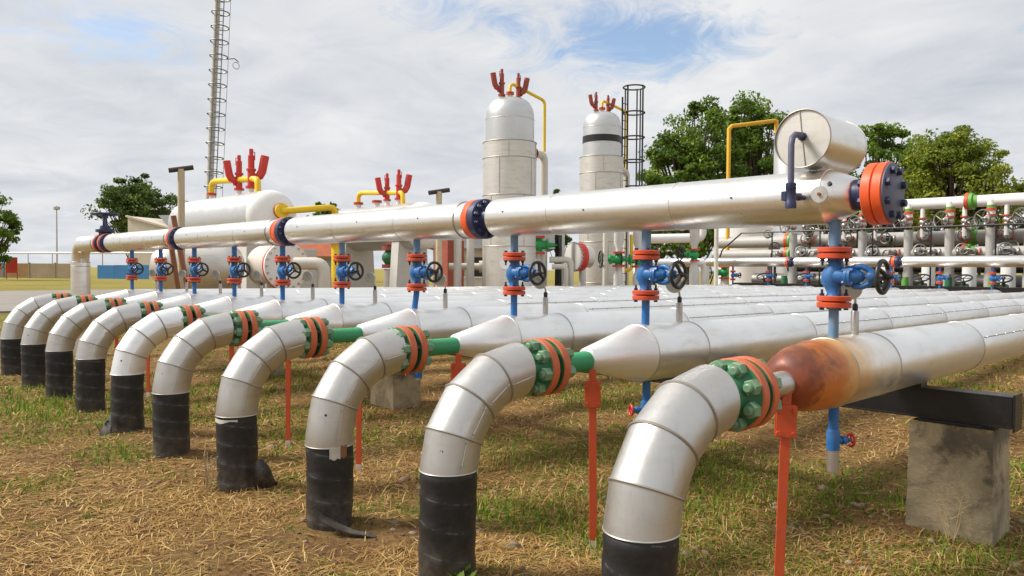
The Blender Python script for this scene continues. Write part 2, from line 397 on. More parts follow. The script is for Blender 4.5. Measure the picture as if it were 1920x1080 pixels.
def mat_ground():
    m, nt, b = newmat('dry_grass_soil'); N = NT(nt); P = N.pos
    n1 = N.noise(.55, 6, .6, src=P); n2 = N.noise(2.3, 7, .68, src=P, dist=.4); n3 = N.noise(26, 7, .72, src=P); n4 = N.noise(110, 4, .7, src=P)
    far = N.ramp(N.math('ABSOLUTE', N.sep(P)[0]), 14, 26)
    soil = N.mix(N.ramp(n3, .35, .68), (.15, .08, .036), (.36, .205, .09))
    straw = N.mix(N.ramp(n4, .3, .7), (.34, .195, .07), (.55, .35, .13))
    c = N.mix(N.ramp(N.math('ADD', N.math('MULTIPLY', n2, .6), N.math('MULTIPLY', n3, .4)), .42, .6), soil, straw)
    grn = N.mix(N.ramp(n3, .3, .7), (.045, .08, .012), (.12, .15, .025))
    c = N.mix(N.ramp(N.math('ADD', N.math('MULTIPLY', n1, .5), N.math('MULTIPLY', n2, .5)), .50, .64, 0, .65), c, grn)
    fg = N.mix(N.ramp(N.noise(.12, 6, .65, src=P), .35, .65), (.24, .20, .045), (.32, .26, .07))
    c = N.mix(far, c, fg)
    nt.links.new(c, b.inputs['Base Color']); b.inputs['Roughness'].default_value = .95; b.inputs['Specular IOR Level'].default_value = .15
    N.bump(N.math('ADD', N.math('MULTIPLY', n3, 1.0), N.math('MULTIPLY', n4, .7)), 1.0, .05, b)
    return m
def build_ground():
    rad = np.concatenate([[0.0], np.linspace(.12, 9, 75), np.geomspace(9.2, 4000, 60)]); seg = 200
    cx0, cy0 = -1.5, -1.5; vs = []; fs = []
    ang = np.linspace(0, 2 * PI, seg, endpoint=False)
    for i, r in enumerate(rad):
        if i == 0: vs.append((cx0, cy0, float(gz(cx0, cy0)))); continue
        X = cx0 + r * np.cos(ang); Y = cy0 + r * np.sin(ang); Z = gz(X, Y)
        vs += list(zip(X.tolist(), Y.tolist(), Z.tolist()))
    for k in range(seg): fs.append((0, 1 + k, 1 + (k + 1) % seg))
    for i in range(1, len(rad) - 1):
        a = 1 + (i - 1) * seg; c_ = a + seg
        for k in range(seg):
            k2 = (k + 1) % seg; fs.append((a + k, c_ + k, c_ + k2, a + k2))
    mb = MB(); mb.v = vs; mb.f = fs
    struct(mb.build('ground', mat_ground(), smooth=180))
build_ground()
rd = MB().box((-43, -20, -.03), (26, 130, .10)); struct(rd.build('road', M['asphalt'], smooth=0))

# ---------------------------------------------------------------- geometry constants of the pipe bank
S = 1.2491; NP = 10
YS, YF = -1.641, -.952
ZP, RP = 1.056, .187              # storage pipe axis height and radius
INC = .0045                       # fall of the storage pipes along their length
ZF = 1.045; RE = .147
ZH, RH = 2.01, .15
PIPE_END = 19.4
WRAP_TOP = [.60, .585, .495, .485, .532, .56, .600, .585, .574, .560]

# ---------------------------------------------------------------- elbow pipes
def elbow_parts():
    L = .49 / 2.563; angs = [math.radians(a) for a in (11.25, 33.75, 56.25, 78.75)]
    pts = [Vector((0, 0, ZF - .49))]
    for a in angs: pts.append(pts[-1] + Vector((0, math.sin(a), math.cos(a))) * L)
    nrm = [Vector((0, 0, 1))]
    for i in range(1, 4): nrm.append((Vector((0, math.sin((angs[i - 1] + angs[i]) / 2), math.cos((angs[i - 1] + angs[i]) / 2)))))
    nrm.append(Vector((0, 1, 0)))
    return pts, nrm
EP, EN = elbow_parts()
def ering(c, n, r, seg=48):
    e1 = Vector((1, 0, 0)); e2 = n.cross(e1).normalized()
    return [c + e1 * (r * math.cos(2 * PI * k / seg)) + e2 * (r * 1.02 * math.sin(2 * PI * k / seg)) for k in range(seg)]
def lowc(low): return Vector((0, max(0, low - EP[0].z) * .2, low))
def seg_mesh(i, mat, low=None):
    mb = MB(); seg = 48; rings = []
    if i == 0 and low is not None: rings.append(ering(lowc(low), Vector((0, 0, 1)), RE * 1.012))
    if not (i == 0 and low is not None and low > EP[0].z - .02): rings.append(ering(EP[i], EN[i], RE))
    rings.append(ering((EP[i] + EP[i + 1]) / 2, (EN[i] + EN[i + 1]).normalized(), RE * 1.0)); rings.append(ering(EP[i + 1], EN[i + 1], RE * (1.0 if i < 3 else 1.01)))
    if i == 3: rings.append(ering(EP[4], EN[4], RE * .80))
    vs = [v for r in rings for v in r]; fs = []
    for a in range(len(rings) - 1):
        for k in range(seg):
            k2 = (k + 1) % seg; fs.append((a * seg + k, a * seg + k2, (a + 1) * seg + k2, (a + 1) * seg + k))
    mb._add(vs, fs); return mb
def strip_on_segment(i, w, low=None):
    # a lapped seam running along the flank of one elbow segment, with screw heads
    def pt(c, n, r):
        e1 = Vector((1, 0, 0)); e2 = n.cross(e1).normalized(); return c + e1 * (r * math.cos(w)) + e2 * (r * math.sin(w))
    c0, n0 = (Vector((0, 0, low)), Vector((0, 0, 1))) if low is not None else (EP[i], EN[i])
    a = pt(c0, n0, RE + .002); b_ = pt(EP[i + 1], EN[i + 1], RE + .002)
    mb = MB(); d = (b_ - a); a2 = a + d * .06; b2 = b_ - d * .06
    mb.tube([a2, (a2 + b2) / 2 + (pt((EP[i] + EP[i + 1]) / 2, (EN[i] + EN[i + 1]).normalized(), RE) - (a2 + b2) / 2) * .2, b2], .0032, 6)
    for t in (.14, .86):
        p = a + d * t; o = (p - (EP[i] + EP[i + 1]) / 2); o = (o - d.normalized() * o.dot(d.normalized())).normalized()
        mb.cyl(p, p + o * .008, .0065, seg=8)
    return mb
def rim_disc(y0, y1, r, seg=48):
    return MB().lathe([(r - .006, y0), (r, y0 + .004), (r, y1 - .004), (r - .006, y1)], (0, 0, 0), 'Y', seg)
nut_me = MB().lathe([(.036, 0), (.039, .004), (.039, .040), (.033, .046)], (0, 0, 0), 'Y', 6).lathe([(.021, .046), (.021, .064), (.015, .068)], (0, 0, 0), 'Y', 14).mesh('nut', M['nut'], 30)
def washer_nut(parent, y, sgn, mat_me=nut_me, n=8, rb=.127, z=ZF, ph=PI / 8):
    for k in range(n):
        w = ph + 2 * PI * k / n
        inst('nut', mat_me, parent, (rb * math.cos(w), y, z + rb * math.sin(w)), (0, (w * 3.3) % 1.0, 0 if sgn > 0 else PI))
stud_me = MB().cyl((0, -.06, 0), (0, .06, 0), .016, seg=10).mesh('stud', M['nut_dark'])

elbow_meshes = {}
EDY = [-.115, -.05, .01, -.03, -.05, -.01, 0, 0, 0, 0]
FDY = [-.045, -.03, -.07, -.10, -.08, -.08, -.055, -.055, -.05, -.05]
def make_elbow(n):
    dy = EDY[n]
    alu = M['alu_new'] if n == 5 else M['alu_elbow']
    e = thing('elbow_pipe', '', 'pipe', (-n * S, YS, 0), 0, 'bent pipes rising from the ground in black wrapping')
    notes = {0: 'bent clad pipe in black wrapping leading to the rust-stained pipe, with no visible seam',
             2: 'bent clad pipe whose black wrapping shows a white and rusty bare patch at its top',
             3: 'bent clad pipe with torn black wrapping and a loose curled flap beside its foot',
             5: 'shinier bent clad pipe with torn wrapping and weeds at its foot'}
    e['label'] = notes.get(n, 'bent clad pipe in black wrapping leading to the %s storage pipe from the rust-stained one' % ORD[n])
    wt = WRAP_TOP[n]; rng = random.Random(n)
    tilt = 0
    # black wrapping: slightly uneven, a spiral lap
    mb = MB(); seg = 40; rows = 44; vs = []; fs = []
    for i in range(rows + 1):
        z = -.25 + (wt + .018 + .25) * i / rows
        for k in range(seg):
            w = 2 * PI * k / seg
            lap = ((z * 7.0 + math.atan2(math.sin(w), math.cos(w)) / (2 * PI)) % 1.0)
            r = RE * (1.0 if z < wt - .012 else .978) + .006 * lap * (z < wt - .012) - .004 + .003 * math.sin(3 * w + n + z * 9) + (.006 * (1 - z / .12) if z < .12 else 0) * math.sin(w * 2 + n)
            zt = z + (.010 * math.sin(2 * w + n) + .006 * math.sin(5 * w + 2 * n) if i == rows else 0)
            vs.append((r * math.cos(w), r * math.sin(w) + max(0, z - EP[0].z) * .2, zt))
    for i in range(rows):
        for k in range(seg):
            k2 = (k + 1) % seg; fs.append((i * seg + k, i * seg + k2, (i + 1) * seg + k2, (i + 1) * seg + k))
    mb._add(vs, fs); wrap = mb.build('black_wrapping', M['wrap'], e, 60, loc=(0, dy, 0))
    wrap['label'] = 'dusty black wrapping tape round the pipe foot'
    low = wt + (.022 if n == 3 else -.006)
    for i in range(4):
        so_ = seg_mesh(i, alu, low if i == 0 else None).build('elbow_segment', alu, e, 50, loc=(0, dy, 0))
        if n != 0: strip_on_segment(i, [-.12, -.05, .05, .22][i] - .07 * (n % 3) + rng.uniform(-.06, .06), (low + .02) if i == 0 else None).build('seam_strip', alu, so_)
        for (ii, w, hh) in ((0, -1.25 + .2 * (n % 3), .62), (3, -1.9, .5)):
            if ii == i and (i == 0 or n in (0, 2)):
                e1 = Vector((1, 0, 0)); nn = (EN[i] + EN[i + 1]).normalized(); e2 = nn.cross(e1).normalized()
                if i == 3: w = -2.35
                o_ = e1 * math.cos(w) + e2 * math.sin(w); p_ = EP[i].lerp(EP[i + 1], hh) + o_ * (RE - .004)
                MB().cyl(p_, p_ + o_ * .0055, .0085, seg=12).build('vent_hole', M['gasket'], so_)
    for i in range(1, 4):
        mb = MB(); rr = ering(EP[i], EN[i], RE + .001); mb.tube(rr, .0065, 6, closed=True); mb.build('joint_bead', M['bead'], e, loc=(0, dy, 0))
    lip = MB(); lip.tube(ering(lowc(low), Vector((0, 0, 1)), RE * 1.011), .0035, 6, closed=True); lip.build('bottom_lip', alu, e, loc=(0, dy, 0))
    # flange
    y0 = EP[4].y; fy = FDY[n]
    fl = MB().lathe([(.100, y0 + dy - .01), (.100, .548 + fy), (.112, .575 + fy), (.135, .592 + fy), (.157, .596 + fy), (.157, .652 + fy)], (0, 0, ZF), 'Y', 40).build('flange', M['green'], e)
    rim_disc(.598 + fy, .652 + fy, .165).build('rim', M['rim'], fl).location = (0, 0, ZF)
    MB().lathe([(.095, .653 + fy), (.095, .69 + fy)], (0, 0, ZF), 'Y', 32).build('gasket', M['gasket'], e)
    washer_nut(fl, .597 + fy, -1, ph=PI / 8 + .25 * math.sin(n * 2.1))
    # the nuts of the front face point towards the bend
    if n in (2, 3):
        # bare patch where the wrapping has come away
        mb = MB(); w0 = -.55 if n == 2 else -1.9; w1 = w0 + (.45 if n == 2 else 1.5); vs = []; fs = []
        for j, z in enumerate((wt + .004, wt - .075 if n == 2 else wt - .03)):
            for k in range(9):
                w = w0 + (w1 - w0) * k / 8; vs.append(((RE + .0055) * math.cos(w), (RE + .0055) * math.sin(w), z + (.006 if j else .001) * math.sin(k * 1.1 + j) - (.0 if n == 2 or not j else -.02 * k / 8)))
        fs = [(k, k + 1, 9 + k + 1, 9 + k) for k in range(8)]
        mb._add(vs, fs); p = mb.build('bare_patch', M['patch_white'], e, loc=(0, dy, 0))
        if n == 2:
            mb = MB(); vs = []
            for j, z in enumerate((wt + .004, wt - .07)):
                for k in range(5):
                    w = w1 + .01 + .3 * k / 4; vs.append(((RE + .0058) * math.cos(w), (RE + .0058) * math.sin(w), z + .008 * math.sin(k * 2 + j)))
            mb._add(vs, [(k, k + 1, 6 + k, 5 + k) for k in range(4)]); mb.build('rusty_patch', M['rustpipe'], e, loc=(0, dy, 0))
    return e
for n in range(NP): make_elbow(n)

# loose scraps of wrapping on the ground
def flap(pts_w, loc, rotz, name, label, thick=.008):
    """a curled sheet: profile points (x,z) swept in y"""
    mb = MB(); m = len(pts_w); vs = []
    for (x, z, w0, w1) in pts_w:
        vs += [(x, w0, z), (x, w1, z), (x, w1, z + thick), (x, w0, z + thick)]
    fs = []
    for i in range(m - 1):
        for k in range(4): fs.append((i * 4 + k, i * 4 + (k + 1) % 4, i * 4 + 4 + (k + 1) % 4, i * 4 + 4 + k))
    fs += [(3, 2, 1, 0), ((m - 1) * 4, (m - 1) * 4 + 1, (m - 1) * 4 + 2, (m - 1) * 4 + 3)]
    mb._add(vs, fs); o = mb.build(name, M['wrap'], None, 60); o.location = loc; o.rotation_euler = (0, 0, rotz)
    return tag(o, label, 'scrap')
flap([(0, .14, -.03, .03), (.07, .09, -.05, .03), (.16, .05, -.05, .025), (.27, .02, -.04, .02), (.36, .012, -.03, .02), (.42, .0, -.015, .012)],
     (-2 * S + .06, YS - .14, float(gz(-2 * S + .06, YS - .14)) - .005), .55, 'wrapping_scrap', 'long curled strip of black wrapping peeled off the patched pipe foot')
mbf = MB(); vs = []; fs = []
for i in range(9):
    w = -.3 + 2.2 * i / 8
    for h in (0, 1): vs.append((.09 * math.cos(w), .09 * math.sin(w), -.03 if h == 0 else .20 - .012 * (i - 3) ** 2))
for i in range(8): fs.append((2 * i, 2 * i + 2, 2 * i + 3, 2 * i + 1))
mbf._add(vs, fs); o = mbf.build('wrapping_scrap', M['wrap'], None, 60); o.location = (-3 * S + .16, YS + .10, 0); o.rotation_euler = (.15, .1, -.9)
sm = o.modifiers.new('thick', 'SOLIDIFY'); sm.thickness = .008
tag(o, 'upright curled flap of black wrapping beside the torn pipe foot', 'scrap')
flap([(0, .17, -.01, .01), (.03, .12, -.03, .03), (.06, .06, -.045, .045), (.10, .0, -.05, .04)], (-5 * S + .10, YS - .20, -.01), -.9, 'wrapping_scrap',
     'small pointed scrap of black wrapping at the weedy pipe foot')

# ---------------------------------------------------------------- storage pipes
SEC = [-.1, .5] + [2.2 + 1.75 * k for k in range(10)]
SEC = [y for y in SEC if y < PIPE_END - .5] + [PIPE_END - .35]
def zc(y): return ZP - INC * (y + .1)
sec_me = []
for i in range(len(SEC) - 1):
    y0, y1 = SEC[i], SEC[i + 1]; ax = Vector((0, y1 - y0, zc(y1) - zc(y0)))
    L = ax.length; mb = MB()
    mb.lathe([(RP - .002, 0), (RP, .012), (RP + .0006, L * .5), (RP, L - .012), (RP - .002, L)], (0, y0, zc(y0)), ax, 64, cap=(i == len(SEC) - 2))
    sec_me.append(mb)
sec_mesh = [mb.mesh('shell_section', M['alu'], 50) for mb in sec_me]
bead_mesh = []
for y in SEC[:-1]:
    bead_mesh.append(MB().torus((0, y, zc(y)), (0, 1, 0), RP + .0005, .004, 64, 6).mesh('joint_bead', M['alu_elbow'], 60))
def seam_mesh(y0, y1, w):
    mb = MB(); r = RP + .0015
    f = lambda y: Vector((r * math.cos(w), y, zc(y) + r * math.sin(w)))
    a, b_ = f(y0 + .03), f(y1 - .03); mb.tube([a, b_], .0035, 6)
    k = max(2, int((y1 - y0) / .22))
    for j in range(k):
        p = f(y0 + .1 + (y1 - y0 - .2) * j / (k - 1)); o_ = Vector((math.cos(w), 0, math.sin(w)))
        mb.cyl(p, p + o_ * .010, .006, seg=6)
    return mb
def end_dome(): return MB().lathe([(RP, 0), (RP * .97, .06), (RP * .85, .15), (RP * .6, .26), (.06, .33)], (0, PIPE_END - .35, zc(PIPE_END - .35)), 'Y', 40)
dome_mesh = end_dome().mesh('end_cone', M['alu'], 60)
cone_mesh = MB().lathe([(.066, -.605), (.072, -.60), (RP - .004, -.115), (RP, -.1)], (0, 0, zc(-.1)), 'Y', 64).mesh('cone', M['alu_new'], 50)
for n in range(NP):
    lab = 'rust-stained clad storage pipe with scorched orange cone end' if n == 0 else 'long clad storage pipe, %s from the rust-stained one' % ORD[n]
    t = thing('storage_pipe', lab, 'pipe', (-n * S, 0, 0), 0, 'parallel storage pipes of the bank')
    c = inst('cone', cone_mesh, t)
    if n == 0: c.data = MB().lathe([(.066, -.578), (.092, -.572), (.142, -.515), (.170, -.40), (.184, -.25), (RP - .002, -.12), (RP, -.1)], (0, 0, zc(-.1)), 'Y', 64).mesh('cone', M['rustcone'], 60)
    for i, me in enumerate(sec_mesh):
        so_ = inst('shell_section', me, t)
        if n == 0 and i == 0: so_.data = me.copy(); so_.data.materials[0] = M['stained']
        if i >= 2:
            w = [.45, .6, .5, .75, .85, .6, .7, .5, .6, .8][n] + random.uniform(-.05, .05)
            if i < 7: seam_mesh(SEC[i], SEC[i + 1], w).build('seam_strip', M['bead'], so_)
    for me in bead_mesh: inst('joint_bead', me, t)
    inst('end_cone', dome_mesh, t)
    o_y = -YS - FDY[n]                       # flange profile shares the elbow's own frame
    sp = MB().lathe([(.060, .74 - o_y), (.060, 1.0 + YS), (.063, 1.005 + YS), (.063, (1.045 if n else 1.15) + YS)], (0, 0, ZF), 'Y', 32)
    sp.build('spool', M['green_light'] if n else M['alu_elbow'], t)
    fl = MB().lathe([(.157, .690 - o_y), (.157, .742 - o_y), (.112, .744 - o_y), (.086, .77 - o_y), (.064, .83 - o_y)], (0, 0, ZF), 'Y', 40).build('flange', M['green'], t)
    rim_disc(.691 - o_y, .743 - o_y, .165).build('rim', M['rim'], fl).location = (0, 0, ZF)
    washer_nut(fl, .743 - o_y, 1, ph=PI / 8 + .25 * math.sin(n * 2.1))
    for k in range(8):
        w = PI / 8 + .25 * math.sin(n * 2.1) + 2 * PI * k / 8; inst('stud', stud_me, fl, (.127 * math.cos(w), .674 - o_y, ZF + .127 * math.sin(w)))

# ---------------------------------------------------------------- riser valves between pipes and header
def hexbolt(mb, p, axis, r, h): return mb.lathe([(r, 0), (r, h)], p, axis, 6)
def make_wheel(R, r, mat, dish=.03, spokes=3):
    """handwheel with its axis along +X, centred on the origin"""
    rim = MB().torus((0, 0, 0), (1, 0, 0), R, r, 36, 10)
    sp = MB()
    for k in range(spokes):
        w = PI / 2 + 2 * PI * k / spokes
        sp.tube([(dish * .6, .01 * math.cos(w), .01 * math.sin(w)), (dish * .5, R * .5 * math.cos(w), R * .5 * math.sin(w)), (0, R * math.cos(w), R * math.sin(w))], [r * 1.15, r * .95, r * .9], 8)
    hub = MB().lathe([(R * .2, -.012), (R * .24, .0), (R * .22, dish), (R * .1, dish + .012), (R * .1, dish + .025)], (0, 0, 0), 'X', 16)
    return rim.mesh('wheel_rim', mat), sp.mesh('spokes', mat), hub.mesh('hub', mat)
WR, WS, WH = make_wheel(.083, .0125, M['blackwheel'])
def riser_proto():
    t = thing('riser_valve', 'x', 'valve')
    parts = {}
    parts['lp'] = MB().cyl((0, 0, 1.225), (0, 0, 1.408), .0265, seg=20).build('lower_pipe', M['blue'], t)
    def fpair(z0, name):
        for k, z in enumerate((z0, z0 + .0345)):
            f_ = MB().lathe([(.083, 0), (.089, .005), (.089, .025), (.083, .030)], (0, 0, z), 'Z', 36).build(name, M['flange_red'], t)
            for q in range(4):
                w = PI / 4 + q * PI / 2; mb = MB()
                p = Vector((.066 * math.cos(w), .066 * math.sin(w), z - .014 if k == 0 else z + .030)); hexbolt(mb, p, 'Z', .0125, .014)
                if k == 1 and z0 < 1.5: mb.cyl(p, p + Vector((0, 0, .035)), .007, seg=8)
                if k == 0 and z0 > 1.5: mb.cyl(p, p - Vector((0, 0, .022)), .007, seg=8)
                mb.build('bolt', M['navy'], f_)
        MB().lathe([(.058, z0 + .029), (.058, z0 + .036)], (0, 0, 0), 'Z', 24).build('gasket', M['gasket'], t)
    fpair(1.405, 'lower_flange'); fpair(1.670, 'upper_flange')
    # cast body, bulging and slightly S shaped
    path = [(0, 0, 1.468), (0, 0, 1.485), (-.006, 0, 1.515), (-.014, 0, 1.55), (-.010, 0, 1.585), (.006, 0, 1.625), (.008, 0, 1.65), (0, 0, 1.673)]
    body = MB().tube(path, [.044, .036, .042, .056, .056, .044, .036, .046], 24).build('body', M['blue'], t, 80)
    MB().lathe([(.052, .0), (.050, .04), (.046, .07)], (0, 0, 1.575), 'X', 24).build('bonnet_neck', M['blue'], t)
    bf = MB().lathe([(.058, .068), (.058, .083)], (0, 0, 1.575), 'X', 24).lathe([(.058, .086), (.058, .100), (.046, .104), (.036, .135), (.026, .15)], (0, 0, 1.575), 'X', 24).build('bonnet_flange', M['blue'], t)
    for q in range(4):
        w = PI / 4 + q * PI / 2; p = Vector((.056, .047 * math.cos(w), 1.575 + .047 * math.sin(w))); hexbolt(MB(), p, 'X', .013, .058).build('bolt', M['blue'], bf)
    yk = [(.09, 0, 1.612), (.115, 0, 1.626), (.145, 0, 1.629), (.175, 0, 1.618), (.2, 0, 1.598)]
    yk2 = [(x, 0, 2 * 1.575 - z) for x, _, z in yk]
    MB().tube(yk, .0165, 10).tube(yk2, .0165, 10).lathe([(.034, .185), (.038, .2), (.028, .225)], (0, 0, 1.575), 'X', 16).build('yoke', M['blue'], t)
    MB().cyl((.10, 0, 1.575), (.262, 0, 1.575), .0095, seg=12).lathe([(.024, .118), (.028, .13), (.028, .15), (.018, .16)], (0, 0, 1.575), 'X', 12).build('stem', M['blue'], t)
    hw = bpy.data.objects.new('handwheel', WR); COL.objects.link(hw); hw.parent = t; hw.location = (.252, 0, 1.575)
    inst('spokes', WS, hw); inst('hub', WH, hw)
    parts['up'] = MB().cyl((0, 0, 1.738), (0, 0, 1.885), .031, seg=20).build('upper_pipe', M['blue'], t)
    return t
rp = riser_proto()
protoY0 = rp
def place_riser(n, y, first):
    t = rp if first else copy_tree(rp)
    t.location = (-n * S, y, 0)
    return t
risers = [place_riser(n, 0, n == 0) for n in range(NP)]
LOWER_BLUE = [c for c in rp.children if c.name.startswith('lower_pipe')][0].data
for n, t in enumerate(risers):
    t['label'] = 'blue riser valve with black handwheel on the %s storage pipe%s' % (ORD[n], '' if n == 0 else ' from the rust-stained one')
    t['group'] = 'blue riser valves under the header pipe'; t['category'] = 'valve'
rp2 = copy_tree(rp)               # kept for the second header
for n, t in enumerate(risers):
    rng = random.Random(50 + n)
    for ch in t.children:
        if ch.name.startswith('handwheel'): ch.rotation_euler = (rng.uniform(0, 2), 0, 0)
        if ch.name.startswith('upper_pipe') and n <= 4 or ch.name.startswith('lower_pipe') and n == 0:
            ch.data = ch.data.copy(); ch.data.materials[0] = M['blue_faded']
        if n == 3 and ch.name.startswith('lower_pipe'):
            ch.data = MB().tube([(-.03, 0, 1.225), (-.027, 0, 1.27), (-.008, 0, 1.36), (0, 0, 1.408)], .0265, 16).mesh('lower_pipe', M['blue'])

# ---------------------------------------------------------------- pressure gauges on posts
def gauge_proto():
    t = thing('pressure_gauge', 'x', 'gauge')
    MB().lathe([(.022, 1.225), (.022, 1.372), (.018, 1.378)], (0, 0, 0), 'Z', 20).build('post', M['steel'], t)
    MB().lathe([(.013, 1.378), (.016, 1.385), (.016, 1.412), (.010, 1.42)], (0, 0, 0), 'Z', 8).build('union_nut', M['black'], t)
    MB().tube([(0, 0, 1.41), (0, 0, 1.435), (0, -.012, 1.456), (0, -.035, 1.464), (0, -.05, 1.468)], .0075, 10).build('siphon', M['steel'], t)
    axis = Vector((.55, -.83, 0)).normalized(); c = Vector((.0, -.065, 1.505))
    g = MB().lathe([(.040, -.030), (.056, -.022), (.060, .0), (.060, .014), (.054, .016)], c, axis, 32).build('gauge_case', M['alu_elbow'], t)
    MB().lathe([(.053, .0165), (.053, .0185)], c, axis, 32).build('dial', M['dial'], g)
    nd = MB(); p0 = c + axis * .0195; up = Vector((0, 0, 1)); sd = axis.cross(up)
    nd.tube([p0 - sd * .01, p0 + (up * .03 + sd * .02)], .0016, 5); nd.build('needle', M['black'], g)
    return t
gp = gauge_proto()
for n in range(NP):
    t = gp if n == 0 else copy_tree(gp)
    t.location = (-n * S, [.29, .40, .36, .33, .40, .38, .36, .36, .38, .38][n], 0)
    t.rotation_euler = (0, 0, 0)
    t['label'] = 'small pressure gauge on a steel post on the %s storage pipe%s' % (ORD[n], '' if n == 0 else ' from the rust-stained one')
    t['category'] = 'gauge'; t['group'] = 'pressure gauges beside the risers'

# ---------------------------------------------------------------- orange pipe stands
def stand_proto():
    t = thing('pipe_stand', 'x', 'stand')
    MB().box((0, 0, .36), (.046, .012, 1.06)).build('post', M['redlead'], t, 0, .002)
    MB().box((0, .016, .64), (.040, .010, .42)).build('rear_bar', M['redlead'], t, 0, .002)
    pl = MB().box((0, -.012, .90), (.096, .010, .155)).build('clamp_plate', M['redlead'], t, 0, .002)
    MB().box((0, .030, .90), (.096, .010, .155)).build('clamp_plate', M['redlead'], t, 0, .002)
    for sx in (-1, 1):
        for zz_ in (.843, .957): MB().lathe([(.0125, 0), (.0125, .014)], (sx * .036, -.018, zz_), (0, -1, 0), 6).build('bolt', M['redlead'], pl)
    MB().box((0, .006, 1.0), (.042, .012, .10)).build('upper_bar', M['redlead'], t, 0, .002)
    MB().box((0, .0, -.02), (.047, .013, .07)).build('galvanised_foot', M['greypaint'], t, 0, .002)
    return t
sp_ = stand_proto()
SY = [-.59, -.56, -.60, -.60, -.58, -.58, -.58, -.58, -.58, -.58]
for n in range(NP):
    t = sp_ if n == 0 else copy_tree(sp_)
    t.location = (-n * S + (.02 if n == 0 else .075), SY[n] - .055, [-.03, -.05, -.05, -.05, -.06, -.05, -.05, -.05, -.05, -.05][n]); t.rotation_euler = (random.uniform(-.012, .012), [.03, -.012, .02, 0, 0, .01, 0, 0, 0, 0][n], math.radians(38 + random.uniform(-6, 6)))
    t['label'] = 'flat orange steel stand under the flange of the %s storage pipe%s' % (ORD[n], '' if n == 0 else ' from the rust-stained one')
    t['category'] = 'stand'; t['group'] = 'orange pipe stands'

# ---------------------------------------------------------------- drains under the storage pipes
def drain(n, side):
    t = thing('drain_valve', 'blue drain pipe with small red handwheel under the %s storage pipe%s' % (ORD[n], '' if n == 0 else ' from the rust-stained one'), 'valve', (-n * S, .02, 0), 0, 'drain valves under the storage pipes')
    MB().cyl((0, 0, .875), (0, 0, .62), .027, seg=18).lathe([(.034, .62), (.036, .66), (.036, .72), (.03, .735)], (0, 0, 0), 'Z', 18).build('drain_pipe', M['blue'], t)
    MB().cyl((0, 0, .62), (0, 0, .50 if n == 0 else .60), .031, seg=18).build('end_cap', M['steel'], t)
    d_ = Vector((.55, .83, 0)) * side; c = Vector((0, 0, .67))
    MB().cyl(c, c + d_ * .05, .018, seg=12).lathe([(.024, .05), (.024, .075), (.012, .085), (.010, .105)], c, d_, 12).build('valve_body', M['blue'], t)
    w = MB().torus(c + d_ * .108, d_, .034, .007, 24, 8); p = c + d_ * .108; e1 = Vector((0, 0, 1)); e2 = d_.cross(e1).normalized()
    for k in range(3):
        a = 2 * PI * k / 3; w.tube([p, p + (e1 * math.cos(a) + e2 * math.sin(a)) * .034], .006, 6)
    w.build('handwheel', M['red'], t)
drain(0, 1); drain(1, -1); drain(3, -1)

# ---------------------------------------------------------------- support beams and concrete blocks
def beam(y, label, first):
    zt = zc(y) - RP - .006; h = .195
    t = thing('support_beam', label, 'beam', (0, y, 0)); t['kind'] = 'thing'
    x0, x1 = .60, -NP * S + .75
    MB().box(((x0 + x1) / 2, 0, zt - h / 2), (x0 - x1, .012, h - .024)).box(((x0 + x1) / 2, 0, zt - .006), (x0 - x1, .14, .012)).box(((x0 + x1) / 2, 0, zt - h + .006), (x0 - x1, .14, .012)) \
        .box(((x0 + x1) / 2, -.064, zt - h / 2), (x0 - x1 - .01, .008, h - .024)).build('girder', M['black'], t, 0, .002)
    MB().box((x0 + .006, 0, zt - h / 2), (.014, .17, h + .03)).build('end_plate', M['black'], t, 0, .002)
    for n in range(NP):
        MB().box((-n * S, 0, zt + .012), (.17, .12, .028)).build('saddle_pad', M['black'], t, 0, .002)
    return zt - h
def block(x, y, ztop, label, zb=-.25):
    w, dpt = .47, .40
    t = thing('concrete_block', label, 'block', (x, y, 0), 0, 'concrete footing blocks under the support beams')
    rng = random.Random(int(x * 100 + y)); mb = MB(); k = 10; vs = []; fs = []
    # slightly rough, tapering block
    bm = bmesh.new(); bmesh.ops.create_cube(bm, size=1)
    bmesh.ops.subdivide_edges(bm, edges=bm.edges[:], cuts=9, use_grid_fill=True)
    for v in bm.verts:
        tz = v.co.z + .5; tap = 1.06 - .06 * tz
        edge = sum(abs(abs(c_) - .5) < 1e-4 for c_ in v.co)
        j = rng.uniform(-.004, .002) * (3.5 if edge >= 2 else 1)
        v.co = Vector((v.co.x * w * tap * (1 + j), v.co.y * dpt * tap * (1 + j), zb + (ztop - zb) * tz + (j * .4 if tz > .99 else 0)))
    me = bpy.data.meshes.new('pedestal'); bm.to_mesh(me); bm.free(); me.materials.append(M['concrete'])
    o = bpy.data.objects.new('pedestal', me); COL.objects.link(o); o.parent = t
    MB().box((-.01, -.045, ztop + .010), (.36, .28, .020)).build('base_plate', M['black'], t, 0, .003)
    for sx in (-.13, .13): MB().lathe([(.012, 0), (.012, .014), (.007, .0145), (.007, .055)], (sx - .01, -.15, ztop + .020), 'Z', 6).build('anchor_bolt', M['black'], t)
zb0 = beam(1.22, 'black steel beam with a plated end under the cone ends of the storage pipes', True)
block(.265, 1.33, zb0 - .022, 'weathered concrete block beside the rust-stained pipe, carrying the end of the black beam')
block(-6.05, 1.42, zb0 - .022, 'weathered concrete block under the black beam between fifth and sixth storage pipes')
block(-9.4, 1.33, zb0 - .022, 'weathered concrete block under the black beam between eighth and ninth storage pipes')
